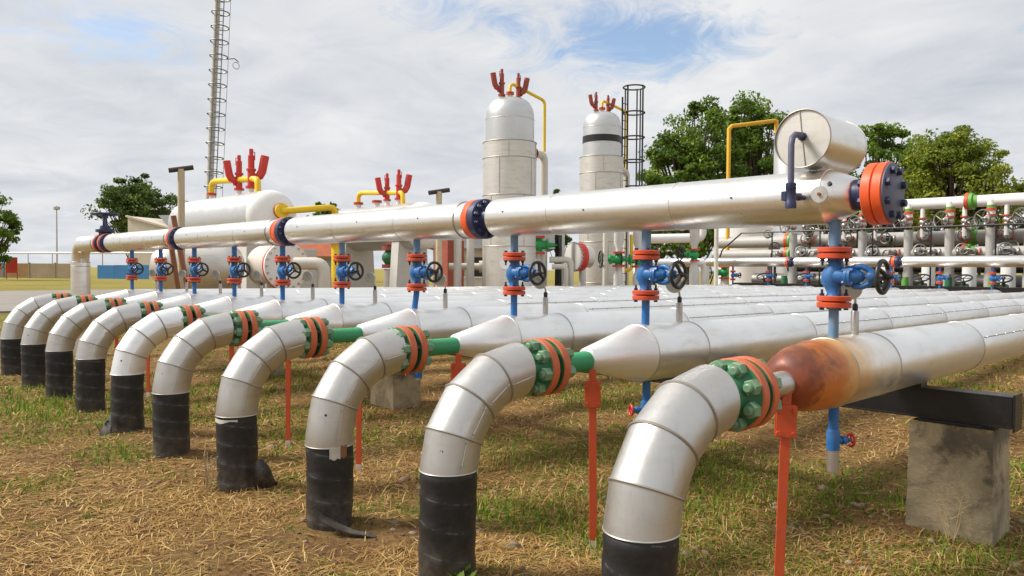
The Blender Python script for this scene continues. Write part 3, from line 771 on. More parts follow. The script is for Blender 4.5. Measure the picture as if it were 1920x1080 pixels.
pb = MB().box((.40, 1.66, .27), (.12, .10, .85)); tag(pb.build('concrete_post', M['concrete'], None, 0, .008), 'narrow concrete post behind the weathered block at the beam end', 'post')
for yb in (7.2, 13.2, 18.0):
    z_ = beam(yb, 'black steel beam under the storage pipes, %s from their cone ends' % {7.2: 'second', 13.2: 'third', 18.0: 'fourth'}[yb], False)
    for k, xb in enumerate((.265, -3.7, -7.5, -11.2)):
        block(xb, yb + .11, z_ - .022, 'concrete block %s along the %s black beam' % (('at the open end', 'second', 'third', 'fourth')[k], {7.2: 'second', 13.2: 'third', 18.0: 'fourth'}[yb]))

# ---------------------------------------------------------------- the header pipe
joint_bolt = MB().lathe([(.020, 0), (.020, .020), (.012, .022), (.012, .034)], (0, 0, 0), 'X', 6).mesh('bolt', M['navy'], 30)
def header_joint(t, x, big=True, r=.162):
    """orange flange on the far side, navy flange with bolts on the near side; x is the gasket"""
    MB().lathe([(r - .004, -.078), (r, -.072), (r, -.006), (r - .004, -.002)], (x, 0, ZH), 'X', 48).build('orange_flange', M['orange'], t)
    f_ = MB().lathe([(r - .004, .0), (r, .004), (r, .066), (r - .006, .072), (.105, .074), (.095, .10), (.090, .19), (.10, .20)], (x, 0, ZH), 'X', 48).build('navy_flange', M['navy'], t)
    for k in range(12):
        w = 2 * PI * (k + .5) / 12; inst('bolt', joint_bolt, f_, (x + .072, .132 * math.cos(w), ZH + .132 * math.sin(w)))
def screw(mb, x, w, r=RH, s=.006):
    o_ = Vector((0, math.cos(w), math.sin(w))); p = Vector((x, 0, ZH)) + o_ * (r - .002)
    mb.cyl(p, p + o_ * .006, s, seg=8)
def make_header(y, label, far=False):
    t = thing('header_pipe', label, 'pipe', (0, y, 0))
    ends = [(-.03, -2.70), (-2.96, -5.94), (-6.27, -9.10), (-9.36, -12.20), (-12.80, -13.82)]
    for i, (a, b_) in enumerate(ends):
        mid = [a - .95, a - 2.0] if i < 4 else []
        xs = [a] + mid + [b_] if i < 4 else [a, b_]
        xs = sorted(set([round(k, 3) for k in xs if b_ <= k <= a]), reverse=True)
        for j in range(len(xs) - 1):
            x0, x1 = xs[j + 1], xs[j]; L = x1 - x0
            prof = [(RH, 0), (RH, L)]
            if j == len(xs) - 2: prof = [(.10, 0), (RH - .022, .003), (RH - .004, .012), (RH, .035)] + [(RH, L)]
            if j == 0 and i > 0: prof = prof[:-1] + [(RH, L - .11), (RH - .004, L - .10), (RH - .004, L - .004), (RH - .03, L)]
            sh = MB().lathe(prof, (x0, 0, ZH), 'X', 64, cap=True).build('shell_section', M['header'], t, 50)
            if not far:
                mb = MB()
                for q in range(1): screw(mb, x0 + L * random.uniform(.3, .7), PI + random.uniform(-.25, .1), s=.0065)
                stuff(mb.build('screws', M['darkcap'], sh))
            if j > 0 and not far or (j == 0 and i == 0): MB().torus((x1, 0, ZH), (1, 0, 0), RH + .0005, .004, 56, 6).build('joint_bead', M['header'], t, 60)
        if i > 0 and not far: MB().torus((a - .11, 0, ZH), (1, 0, 0), RH + .001, .005, 56, 6).build('joint_bead', M['bead'], t, 60)
        if i < 3: header_joint(t, b_ - .19)
    return t
hd = make_header(0, 'long silver header pipe carried on blue risers, joined by orange and navy flanges')
MB().lathe([(RH, -.03), (RH - .002, -.02), (.098, .105), (.084, .112)], (0, 0, ZH), 'X', 64).build('end_cone', M['header'], hd, 50)
mb = MB(); sc_ = Vector((.02, -.118, ZH + .055)); mb.cyl(sc_, sc_ + Vector((0, -.012, .006)), .011, seg=12); mb.build('cone_plug', M['darkcap'], hd)
MB().lathe([(.084, .105), (.084, .155), (.10, .18), (.11, .187)], (0, 0, ZH), 'X', 40).build('end_neck', M['navy'], hd)
for k, x in enumerate((.187, .240)):
    MB().lathe([(.157, 0), (.162, .005), (.162, .046), (.157, .050)], (x, 0, ZH), 'X', 56).build('orange_flange', M['orange'], hd)
bf = MB().lathe([(.155, .288), (.155, .298), (.150, .302)], (0, 0, ZH), 'X', 56).build('blind_flange', M['navy_grey'], hd)
blt = MB().lathe([(.021, 0), (.021, .020), (.017, .024)], (0, 0, 0), 'X', 6).mesh('bolt', M['navy'], 30)
for k in range(8):
    w = 2 * PI * (k + .5) / 8; inst('bolt', blt, bf, (.302, .122 * math.cos(w), ZH + .122 * math.sin(w)))
for k in range(8):
    w = 2 * PI * (k + .5) / 8; inst('bolt', blt, hd, (.187, .122 * math.cos(w), ZH + .122 * math.sin(w)), (0, 0, PI))
# the far end turns down into the ground
pth = [(-13.70, 0, ZH), (-13.86, 0, ZH), (-13.98, 0, ZH - .055), (-14.045, 0, ZH - .17), (-14.06, 0, ZH - .32)]
MB().tube(pth, RH, 40).build('down_elbow', M['header'], hd, 50)
MB().cyl((-14.06, 0, ZH - .32), (-14.06, 0, -.2), RH + .012, seg=40).build('down_leg', M['header'], hd)
for z in (ZH - .325, ZH - .40): MB().torus((-14.06, 0, z), (0, 0, 1), RH + .013, .006, 40, 6).build('joint_bead', M['bead'], hd)
# gate valve at the far end of the header
gv = thing('gate_valve', 'navy gate valve with a horizontal handwheel and orange flange rims on the header', 'valve', (-12.50, 0, 0))
for x in (-.27, .02): MB().lathe([(.158, 0), (.165, .006), (.165, .062), (.158, .068)], (x, 0, ZH), 'X', 40).build('orange_flange', M['orange'], gv)
MB().lathe([(.16, -.20), (.16, -.15), (.13, -.13), (.13, -.03), (.16, -.01), (.16, .018)], (0, 0, ZH), 'X', 40).build('body', M['navy'], gv)
MB().lathe([(.16, .09), (.16, .15), (.12, .16), (.11, .30)], (0, 0, ZH), 'X', 40).build('near_flange', M['navy'], gv)
MB().lathe([(.10, ZH + .08), (.10, ZH + .18), (.15, ZH + .19), (.15, ZH + .235), (.09, ZH + .24), (.075, ZH + .30)], (-.09, 0, 0), 'Z', 24).build('bonnet', M['navy'], gv)
MB().tube([(-.17, 0, ZH + .24), (-.15, 0, ZH + .36), (-.12, 0, ZH + .44)], .022, 8).tube([(-.01, 0, ZH + .24), (-.03, 0, ZH + .36), (-.06, 0, ZH + .44)], .022, 8).lathe([(.05, ZH + .43), (.05, ZH + .47)], (-.09, 0, 0), 'Z', 16).build('yoke', M['navy'], gv)
MB().cyl((-.09, 0, ZH + .2), (-.09, 0, ZH + .53), .018, seg=12).build('stem', M['navy'], gv)
w_ = MB().torus((-.09, 0, ZH + .50), (0, 0, 1), .21, .020, 36, 10)
for k in range(5): w_.tube([(-.09, 0, ZH + .50), (-.09 + .21 * math.cos(2 * PI * k / 5), .21 * math.sin(2 * PI * k / 5), ZH + .50)], .013, 8)
w_.build('handwheel', M['navy'], gv)

# drum lying across the header
dr = thing('metal_drum', 'silver metal drum lying across the end of the header pipe', 'drum', (-.118, 0, 0))
DZ = ZH + RH + .158
MB().lathe([(.155, -.165), (.155, .315)], (0, 0, DZ), 'Y', 64, cap=False).build('shell', M['header'], dr)
MB().lathe([(.0, -.160), (.154, -.158)], (0, 0, DZ), 'Y', 64, cap=False).build('front_plate', M['alu_tower'], dr)
MB().lathe([(.154, .308), (.0, .309)], (0, 0, DZ), 'Y', 64, cap=False).build('rear_plate', M['alu_tower'], dr)
MB().torus((0, -.165, DZ), (0, 1, 0), .156, .0035, 64, 6).build('front_rim', M['bead'], dr)
MB().torus((0, .315, DZ), (0, 1, 0), .156, .0035, 64, 6).build('rear_rim', M['alu'], dr)
MB().box((.0, -.1622, DZ), (.0035, .003, .30), Matrix.Rotation(-.12, 3, 'Y')).build('plate_seam', M['bead'], dr)
tb = thing('drum_tubing', 'dark bent tube joining the drum face to a side fitting on the header', 'tube', (-.118, 0, 0))
MB().tube([(.0, -.155, DZ + .012), (.0, -.20, DZ + .016), (-.0, -.245, DZ + .012), (.0, -.278, DZ - .010), (.002, -.293, DZ - .05), (.004, -.297, DZ - .12), (.006, -.298, 2.05)], .0165, 14).build('bent_tube', M['navy_grey'], tb)
MB().lathe([(.024, -.172), (.024, -.150)], (0, 0, DZ + .012), 'Y', 8).build('face_nut', M['navy'], tb)
MB().lathe([(.029, 1.935), (.029, 1.965), (.026, 1.97), (.026, 2.03), (.029, 2.035), (.029, 2.065), (.022, 2.07)], (.006, -.298, 0), 'Z', 20).box((-.024, -.298, 2.0), (.025, .045, .05)).build('tee', M['navy'], tb)
MB().lathe([(.020, .02), (.020, .06), (.014, .062), (.014, .16)], (.006, -.298, 2.0), 'Y', 16).lathe([(.022, .075), (.022, .10)], (.006, -.298, 2.0), 'Y', 6).build('side_nipple', M['navy'], tb)
MB().lathe([(.045, -.166), (.045, -.163), (.0, -.164)], (.10, 0, 2.012), 'Y', 32).build('cover_disc', M['alu_tower'], tb)
MB().lathe([(.009, -.176), (.009, -.14)], (.10, 0, 2.012), 'Y', 12).build('centre_bolt', M['rustpipe'], tb)


# ---------------------------------------------------------------- second header at the other end of the bank
Y2 = 18.75
DZ2 = -.11                        # everything there stands a little lower, as the pipes fall
h2 = make_header(Y2, 'second silver header pipe beyond the storage pipes, with small blue risers', True); h2.location.z = DZ2
MB().lathe([(RH, -.03), (.098, .105), (.084, .112), (.084, .2)], (0, 0, ZH), 'X', 40).build('end_cone', M['header'], h2)
for n in range(NP):
    t = rp2 if n == 0 else copy_tree(rp2); t.location = (-n * S, Y2, DZ2)
    for ch in list(t.children_recursive):
        if ch.name.startswith('bolt'): bpy.data.objects.remove(ch)
    t['label'] = 'small blue riser under the second header, on the %s' % ('rust-stained storage pipe' if n == 0 else ORD[n] + ' pipe from the rust-stained one')
    t['group'] = 'blue riser valves under the second header'

# ---------------------------------------------------------------- generic plant pieces
def relief_valve(parent, base, side, mat, k=1.0, name='relief_valve'):
    b0 = Vector(base); sd = Vector(side).normalized()
    v = MB().lathe([(.135, 0), (.135, .06), (.088, .04), (.088, .42), (.115, .43), (.115, .48), (.078, .49), (.078, .80), (.05, .81), (.05, .96), (.02, .97)], (0, 0, 0), 'Z', 20)
    v.tube([(0, 0, .24), sd * .10 + Vector((0, 0, .25)), sd * .20 + Vector((0, 0, .31)), sd * .26 + Vector((0, 0, .42)), sd * .33 + Vector((0, 0, .80))], [.075, .088, .098, .10, .102], 14)
    v.lathe([(.125, .075), (.125, .105)], (0, 0, .245), sd, 16).lathe([(.125, .115), (.125, .145)], (0, 0, .252), sd, 16)
    v.tube([sd * .03 + Vector((0, 0, .9)), sd * .085 + Vector((0, 0, .88)), sd * .085 + Vector((0, 0, .70)), sd * .05 + Vector((0, 0, .68))], .012, 6)
    o = v.build(name, mat, parent); o.location = b0; o.scale = (k, k, k); return o
def flange_stub(parent, base, h, mat_s, mat_f, r=.07):
    o = MB().cyl(base, Vector(base) + Vector((0, 0, h)), r, seg=16).build('nozzle', mat_s, parent)
    MB().lathe([(r * 1.75, h - .03), (r * 1.75, h + .0)], base, 'Z', 20).lathe([(r * 1.75, h + .008), (r * 1.75, h + .04)], base, 'Z', 20).build('nozzle_flange', mat_f, parent)
    return Vector(base) + Vector((0, 0, h + .04))
def wheel_valve(parent, c, flow, stem, R, mb_mat, wheel_mat, rim_mat, k=1.0, name='valve'):
    """a flanged valve part: body along flow, stem and handwheel along stem"""
    c = Vector(c); fl_ = Vector(flow).normalized(); st_ = Vector(stem).normalized()
    v = MB().lathe([(.11 * k, -.16 * k), (.09 * k, -.12 * k), (.15 * k, -.04 * k), (.15 * k, .04 * k), (.09 * k, .12 * k), (.11 * k, .16 * k)], c, fl_, 20)
    v.lathe([(.11 * k, .05 * k), (.10 * k, .20 * k), (.14 * k, .21 * k), (.14 * k, .25 * k), (.06 * k, .26 * k), (.05 * k, .40 * k), (.02 * k, .41 * k), (.02 * k, .52 * k)], c, st_, 18)
    o = v.build(name, mb_mat, parent)
    MB().lathe([(.17 * k, -.21 * k), (.17 * k, -.16 * k)], c, fl_, 22).build('flange', rim_mat, o)
    MB().lathe([(.17 * k, .16 * k), (.17 * k, .21 * k)], c, fl_, 22).build('flange', rim_mat, o)
    p = c + st_ * (.50 * k); w = MB().torus(p, st_, R, .014 + R * .05, 28, 7)
    ref = Vector((0, 0, 1)) if abs(st_.z) < .9 else Vector((1, 0, 0)); e1 = ref.cross(st_).normalized(); e2 = st_.cross(e1)
    for q in range(5):
        a = 2 * PI * q / 5; w.tube([p, p + (e1 * math.cos(a) + e2 * math.sin(a)) * R], .012, 6)
    w.build('handwheel', wheel_mat, o)
    return o
YD = Vector((0, 1, 0)); XD = Vector((1, 0, 0)); ZD = Vector((0, 0, 1))
GZ = -.12

# ---------------------------------------------------------------- vertical separators
def separator(base, label, rl, ru, z_step, z_sh, z_top, bands, band_black=None, kv=.62, zn=4.8, z_arm=6.2):
    t = thing('vertical_separator', label, 'vessel', (base[0], base[1], 0), 0, 'tall vertical separators')
    cuts = [GZ] + sorted(bands) + [z_step]
    for i in range(len(cuts) - 1):
        s_ = MB().lathe([(rl, cuts[i]), (rl, cuts[i + 1])], (0, 0, 0), 'Z', 48).build('jacket_course', M['alu_tower'], t)
        MB().torus((0, 0, cuts[i + 1]), (0, 0, 1), rl + .002, .012, 48, 6).build('jacket_bead', M['bead'], s_)
        mb = MB()
        for w in (-2.2 + i * .35, -.9 + i * .35): mb.box((rl * math.cos(w), rl * math.sin(w), (cuts[i] + cuts[i + 1]) / 2), (.012, .012, cuts[i + 1] - cuts[i] - .04), Matrix.Rotation(w, 3, 'Z'))
        stuff(mb.build('jacket_seams', M['bead'], s_))
    prof = [(ru, z_step - .05), (ru, z_sh)]
    hh = z_top - z_sh
    for k in range(1, 9):
        a = k / 8 * PI / 2; prof.append((ru * (math.cos(a) ** .6 if k < 8 else .0), z_sh + hh * math.sin(a)))
    MB().lathe(prof, (0, 0, 0), 'Z', 48).build('upper_shell', M['silver'], t, 60)
    MB().torus((0, 0, z_sh - .05), (0, 0, 1), ru + .001, .006, 48, 6).build('weld_bead', M['silver'], t)
    if band_black: MB().lathe([(ru + .012, band_black[0]), (ru + .012, band_black[1])], (0, 0, 0), 'Z', 48).build('black_band', M['black'], t)
    for sg in (-1, 1):
        b0 = (0, sg * .30, z_top - .16)
        MB().cyl((b0[0], b0[1], b0[2] - .02), (b0[0], b0[1], b0[2] + .17), .045, seg=12).build('nozzle', M['greypaint'], t)
        relief_valve(t, (b0[0], b0[1], b0[2] + .16), (sg * .5, sg * .85, 0), M['red_rusty'] if kv > .6 else M['red_rusty'], kv)
    tp = flange_stub(t, (0, 0, z_top - .03), .14, M['greypaint'], M['flange_red'], .06)
    yo = rl + .62
    MB().tube([(0, 0, tp.z), (0, 0, tp.z + .14), (0, .04, tp.z + .20), (0, .12, tp.z + .22), (0, yo - .1, z_arm + .02), (0, yo - .03, z_arm - .02), (0, yo, z_arm - .1), (0, yo, zn + .1)], .042, 12).build('vent_pipe', M['yellow'], t)
    MB().tube([(0, rl - .02, zn), (0, yo - .16, zn), (0, yo - .06, zn - .03), (0, yo - .01, zn - .1), (0, yo, zn - .2), (0, yo, GZ)], .105, 18).build('outlet_pipe', M['beige_pipe'], t)
    MB().lathe([(.15, rl + .02), (.15, rl + .07)], (0, 0, zn), 'Y', 24).lathe([(.15, rl + .09), (.15, rl + .14)], (0, 0, zn), 'Y', 24).build('outlet_flange', M['green'], t)
    MB().lathe([(.157, rl + .0), (.157, rl + .03)], (0, 0, zn), 'Y', 24).lathe([(.157, rl + .20), (.157, rl + .23)], (0, 0, zn), 'Y', 24).build('flange_rim', M['red_rusty'], t)
    return t
p1 = at(955, 400, 20); p2 = at(1127, 400, 24.5)
sv1 = separator((p1.x, p1.y), 'wide silver vertical separator with jacketed lower half behind the header flange', .70, .637, 4.90, 5.55, 6.09, [.9, 2.2, 3.52, 4.48], None, .72, 4.74, 6.22)
MB().lathe([(.14, 0), (.14, .06)], (.70 * math.cos(-.9), .70 * math.sin(-.9), 1.75), (math.cos(-.9), math.sin(-.9), 0), 20).build('inspection_port', M['white'], sv1)
sv2 = separator((p2.x, p2.y), 'silver vertical separator with a black band, beside the caged ladder', .70, .605, 5.20, 6.2, 6.66, [1.2, 2.5, 3.6, 4.68], (5.66, 5.87), .62, 4.90, 6.85)
p3 = at(1484, 300, 34)
sv3 = thing('column_vessel', 'plain white column vessel with a yellow vent pipe among the trees', 'vessel', (p3.x, p3.y, 0))
MB().lathe([(.75, GZ), (.75, 7.5), (.70, 7.62), (.5, 7.75), (0, 7.8)], (0, 0, 0), 'Z', 40).build('shell', M['silver'], sv3)
a_ = at(1367, 500, 32) - Vector((p3.x, p3.y, 0)); b_ = at(1456, 226, 33) - Vector((p3.x, p3.y, 0)); c_ = at(1367, 237, 32) - Vector((p3.x, p3.y, 0))
MB().tube([(b_.x, b_.y, 7.6), b_ - ZD * .05, b_ + (c_ - b_) * .04, c_ + (b_ - c_) * .06, c_ - ZD * .12, (c_.x, c_.y, GZ)], .085, 12).build('vent_pipe', M['yellow_deep'], sv3)

# caged ladder
pl_ = at(1171, 300, 25.2)
cl = thing('caged_ladder', 'dark caged ladder standing beside the banded separator', 'ladder', (pl_.x, pl_.y, 0))
LR = .36
zt = [7.72, 6.87, 6.05, 5.27, 4.40, 3.5]
for sg in (-.14, .14): MB().cyl((0, sg, GZ), (0, sg, 7.75 if sg > 0 else 7.3), .03, seg=8).build('rail', M['black'], cl)
for k in range(26): MB().cyl((0, -.14, .1 + k * .28), (0, .14, .1 + k * .28), .013, seg=6).build('rung', M['black'], cl)
for z in zt:
    MB().tube([(0, .1, z)] + arc((0, .12 + LR, z), LR, PI * 1.0, PI * 3.0, 24, (0, 1, 0), (1, 0, 0))[1:-1] + [(0, .1, z)], .026, 6).build('hoop', M['black'], cl)
for w in (.35, -.35, PI / 2, -PI / 2, 0): MB().box((LR * math.sin(w), .12 + LR + LR * math.cos(w), 5.6), (.035, .035, 4.3)).build('cage_strap', M['black'], cl, 0)

# ---------------------------------------------------------------- horizontal tanks
def tank(x0, x1, y, z, r, label, noz, valves, ypx):
    t = thing('horizontal_tank', label, 'tank', (x0, y, 0), 0, 'white horizontal tanks on saddles')
    L = x0 - x1; prof = []
    for k in range(0, 9):
        a = k / 8 * PI / 2; prof.append((r * math.sin(a) if k else 0, -L - .42 * math.cos(a)))
    prof2 = [(r * math.cos(k / 8 * PI / 2) if k < 8 else 0, .42 * math.sin(k / 8 * PI / 2)) for k in range(1, 9)]
    MB().lathe(prof + [(r, -L / 2), (r, 0)], (0, 0, z), 'X', 48, cap=False).build('shell', M['silver'], t, 60)
    MB().lathe([(r, .002)] + prof2, (0, 0, z), 'X', 48, cap=False).build('end_dome', M['white'], t, 60)
    for f_ in (.16, .84):
        x = -L * f_
        pr_ = [(-.72 * r, z - .45 * r), (-.4 * r, z - .75 * r), (0, z - .93 * r), (.4 * r, z - .75 * r), (.72 * r, z - .45 * r), (1.0 * r, GZ), (-1.0 * r, GZ)]
        Mr = Matrix(((0, 0, 1), (1, 0, 0), (0, 1, 0)))
        mb = MB(); mb.prism(pr_, x - .16, x + .16, Mr); mb.build('saddle', M['greypaint'], t, 0)
    for (xn, col) in noz:
        flange_stub(t, (xn - x0, 0, z + r - .03), .16, M['white'], M['flange_red'], .08)
    for (xv, sg, k) in valves:
        MB().cyl((xv - x0, 0, z + r - .03), (xv - x0, 0, z + r + .13), .07, seg=14).build('nozzle', M['white'], t)
        relief_valve(t, (xv - x0, 0, z + r + .12), (sg * .62, sg * .78, 0), M['red'], k)
    return t
T1 = tank(-17.05, -22.3, 5.307, 2.95, .70, 'white horizontal tank with a yellow pipe on its domed end', [(-20.8, 0)], [(-18.95, -1, 1.02), (-18.2, 1, 1.12)], 0)
zt1 = 2.95 + .70 + .17
MB().tube([(-3.75, 0, zt1), (-3.75, 0, zt1 + .22), (-3.66, 0, zt1 + .30), (-3.5, 0, zt1 + .33), (-1.0, 0, zt1 + .20), (-.84, 0, zt1 + .17), (-.76, 0, zt1 + .08), (-.74, 0, 3.5)], .085, 14).build('balance_pipe', M['yellow'], T1)
MB().lathe([(.20, .42), (.20, .47)], (0, .05, 3.08), 'X', 24).build('end_flange', M['flange_red'], T1)
MB().lathe([(.19, .475), (.19, .53)], (0, .05, 3.08), 'X', 24).build('end_flange', M['yellow'], T1)
MB().tube([(.5, .05, 3.08), (.56, .12, 3.09), (.6, .28, 3.10), (.62, 1.35, 3.24), (.62, 1.48, 3.22), (.62, 1.55, 3.12), (.62, 1.56, 2.4), (.62, 1.56, .2)], .085, 14).build('end_pipe', M['yellow'], T1)
T2 = tank(-14.3, -18.1, 8.21, 2.74, .63, 'white horizontal tank behind the header with smaller red relief valves', [(-17.4, 0), (-16.45, 0)], [(-15.95, -1, .80), (-15.4, 1, .86)], 0)
zt2 = 2.74 + .63 + .17
MB().tube([(-3.1, 0, zt2), (-3.1, 0, zt2 + .15), (-3.02, 0, zt2 + .24), (-2.9, 0, zt2 + .26), (-1.0, 0, zt2 + .14), (-.92, 0, zt2 + .06), (-.9, 0, 3.3)], .065, 14).build('balance_pipe', M['yellow'], T2)
MB().lathe([(.10, 0), (.10, .05)], (-1.2, -.1, 2.0), 'Z', 20).cyl((-1.2, -.1, 2.0), (-1.2, -.1, 2.25), .05).build('bottom_nozzle', M['red_rusty'], T2)

# ---------------------------------------------------------------- flare mast with ladder
pm = at(384, 480, 45); lean = .046
ms = thing('mast', 'tall slender grey mast with a caged ladder, leaning a little', 'mast', (pm.x, pm.y, GZ)); ms.rotation_euler = (-lean, 0.0, 0)
MB().lathe([(.22, 0), (.14, 26)], (0, 0, 0), 'Z', 20).build('pole', M['mast'], ms)
LA = Vector((.31, -.16, 0)); LB = Vector((.47, .19, 0)); HC = Vector((.22, .0, 0))
for q_ in (LA, LB): MB().cyl((q_.x, q_.y, 0), (q_.x, q_.y, 25), .032, seg=6).build('rail', M['wheel_grey'], ms)
for k in range(64): MB().cyl((LA.x, LA.y, .3 + k * .38), (LB.x, LB.y, .3 + k * .38), .018, seg=5).build('rung', M['wheel_grey'], ms)
for k in range(26): MB().torus((HC.x, HC.y + .12, 2.2 + k * .86), (0, 0, 1), .50, .034, 22, 6).build('hoop', M['wheel_grey'], ms)
MB().cyl((.30, .66, 2), (.30, .66, 25), .014, seg=5).build('cage_wire', M['wheel_grey'], ms)
hk = MB().tube([(.2, .6, 14.2), (.2, 1.1, 14.35), (.2, 1.35, 14.2)], .03, 6); hk.torus((.2, 1.2, 13.95), (1, 0, 0), .2, .02, 16, 6); hk.build('hook_bracket', M['wheel_grey'], ms)

# ---------------------------------------------------------------- T posts
def tpost(p, h, label, lx, mat):
    t = thing('vent_post', label, 'post', (p.x, p.y, GZ), 0, 'beige posts with dark cross bars')
    MB().lathe([(.075, 0), (.07, h - GZ)], (0, 0, 0), 'Z', 16).build('post', M['beige'], t)
    b0 = MB().cyl((-lx * .30, -lx * .66, h - GZ - .04), (lx * .30, lx * .66, h - GZ + .05), .052, seg=12).build('cross_bar', M['darkcap'], t)
q = at(340, 420, 16); tpost(q, 3.66, 'tall beige post with dark cross bar in front of the domed tank', .33, 0)
q = at(823, 400, 17.7); tpost(q, 3.40, 'beige post with thin dark cross bar beside the tower', .34, 0)
for k, (pa, pb_) in enumerate((((325, 405), (352, 545)), ((318, 440), (334, 545)))):
    a = at(*pa, 14.8 + .3 * k); b2_ = at(*pb_, 14.8 + .3 * k); b2_ = a + (b2_ - a) * ((a.z - GZ) / (a.z - b2_.z))
    tag(MB().cyl(b2_, a, .052, seg=14).build('leaning_pipe', M['rustpipe'], None), ('rusty brown pipe leaning against the tall beige post', 'shorter rusty pipe leaning behind the first leaning pipe')[k], 'pipe', 'rusty leaning pipes')

# ---------------------------------------------------------------- plant items glimpsed under the header
v = at(535, 500, 18.3)
hv = thing('filter_vessel', 'cream horizontal vessel with bolted white end cover and red rim', 'vessel', (v.x, v.y, 0))
MB().lathe([(.52, -1.0), (.52, -.12), (.56, -.11), (.56, -.04)], (0, 0, 1.65), 'X', 40).build('shell', M['beige_pipe'], hv)
MB().lathe([(.58, -.035), (.58, .02)], (0, 0, 1.65), 'X', 40).build('red_rim', M['red'], hv)
MB().lathe([(.575, .022), (.575, .08)], (0, 0, 1.65), 'X', 40).build('end_cover', M['white'], hv)
bl_me = MB().lathe([(.028, 0), (.028, .04)], (0, 0, 0), 'X', 6).mesh('bolt', M['steel'], 30)
for k in range(20): inst('bolt', bl_me, hv, (.08, .52 * math.cos(2 * PI * k / 20), 1.65 + .52 * math.sin(2 * PI * k / 20)))
for x in (-.75, -.3): MB().box((x, 0, .55), (.12, .7, 1.35)).build('saddle', M['greypaint'], hv, 0)
v = at(408, 502, 18.5)
gvv = thing('grey_vessel', 'dull grey horizontal vessel low beneath the domed tank', 'vessel', (v.x, v.y, 0))
MB().lathe([(0, -1.5), (.3, -1.45), (.55, -1.2), (.58, -1.0), (.58, .2), (.55, .35), (.4, .52), (.2, .6), (0, .62)], (0, 0, 1.62), (.5, .86, 0), 36, cap=False).build('shell', M['alu_tower'], gvv, 60)
MB().cyl((0, 0, 2.1), (0, 0, 2.32), .11, seg=16).lathe([(.17, 2.30), (.17, 2.36)], (0, 0, 0), 'Z', 20).build('top_nozzle', M['red_rusty'], gvv)
for s_ in (-.6, .0): MB().box((s_ * .5, s_ * .86, .5), (.5, .2, 1.3)).build('saddle', M['greypaint'], gvv, 0)
# pale support piers
for k, (px, D, w, top) in enumerate(((465, 20.5, 1.1, 2.3), (395, 21.5, .7, 2.3), (565, 24, .9, 2.2))):
    v = at(px, 500, D); tag(MB().prism([(-w / 2, -.3), (w / 2, -.3), (w / 2, .3), (-w / 2, .3)], GZ, top).build('pier', M['greypaint'], None, 0, .01), ('broad pale pier under the domed tank', 'narrow pale pier at the far end of the domed tank', 'pale pier beside the small hut')[k], 'pier'); bpy.context.scene.collection.objects[-1].location = (v.x, v.y, 0)
# cream pipe bends
def bend_pipe(pts, r, label, mat, name='bent_pipe', seg=16):
    P_ = [Vector(p) for p in pts]; path = [P_[0]]
    for i in range(1, len(P_) - 1):
        d0 = (P_[i] - P_[i - 1]).normalized(); d1 = (P_[i + 1] - P_[i]).normalized(); q_ = min(r * 1.6, (P_[i] - P_[i - 1]).length * .45, (P_[i + 1] - P_[i]).length * .45)
        a, b2 = P_[i] - d0 * q_, P_[i] + d1 * q_
        for k in range(5):
            u_ = k / 4; path.append((a * (1 - u_) ** 2) + P_[i] * (2 * u_ * (1 - u_)) + b2 * u_ ** 2)
    path.append(P_[-1]); o = MB().tube(path, r, seg).build(name, mat, None, 60)
    return tag(o, label, 'pipe')
def down(p): return Vector((p.x, p.y, GZ))
a = at(552, 494, 17.2); b2 = at(608, 494, 17.2); bend_pipe([a, b2, down(b2)], .14, 'cream pipe bending down beside the bolted end cover', M['beige_pipe'])
yp = at(633, 500, 18.5)
yo_ = thing('yellow_post', 'yellow riser pipe with red flanges beside the faded red hut', 'pipe', (yp.x, yp.y, 0))
MB().cyl((0, 0, GZ), (0, 0, 2.25), .15, seg=16).build('pipe', M['yellow'], yo_)
for z in (1.05, 2.22): MB().lathe([(.26, 0), (.26, .07)], (0, 0, z), 'Z', 20).build('flange', M['red'], yo_)
MB().cyl((0, 0, 2.29), (0, 0, 2.6), .14, seg=16).build('top_pipe', M['white'], yo_)
for k, (px, D) in enumerate(((858, 20.6), (882, 20.9))):
    v = at(px, 500, D); tag(MB().cyl((v.x, v.y, GZ), (v.x, v.y, 3.0), .105, seg=18).build('standpipe', M['greypaint'], None), ('pale standpipe beside the wide separator, next to the beige post', 'pale standpipe close against the wide separator')[k], 'pipe', 'pale standpipes')
a = at(842, 500, 21.5); b2 = at(905, 500, 21.5); tag(MB().cyl(a, b2, .10, seg=16).lathe([(.17, .85), (.17, .95)], a, b2 - a, 18).build('cross_pipe', M['beige_pipe'], None), 'short cream cross pipe with dark flange behind the standpipes', 'pipe')
v = at(730, 500, 20.6)
st_ = thing('pipe_riser', 'grey riser with red flanges and dark valve between the tank saddles', 'pipe', (v.x, v.y, 0))
MB().cyl((0, 0, GZ), (0, 0, 1.6), .15, seg=16).build('riser', M['beige_pipe'], st_)
for z in (1.62, 2.1): MB().lathe([(.2, 0), (.2, .1)], (0, 0, z), 'Z', 18).build('flange', M['red_rusty'], st_)
MB().lathe([(.1, 1.7), (.2, 1.85), (.2, 1.95), (.1, 2.1)], (0, 0, 0), 'Z', 18).build('valve_body', M['green'], st_)
MB().cyl((0, .12, 2.15), (0, .45, 2.2), .09, seg=14).build('yellow_branch', M['yellow'], st_)

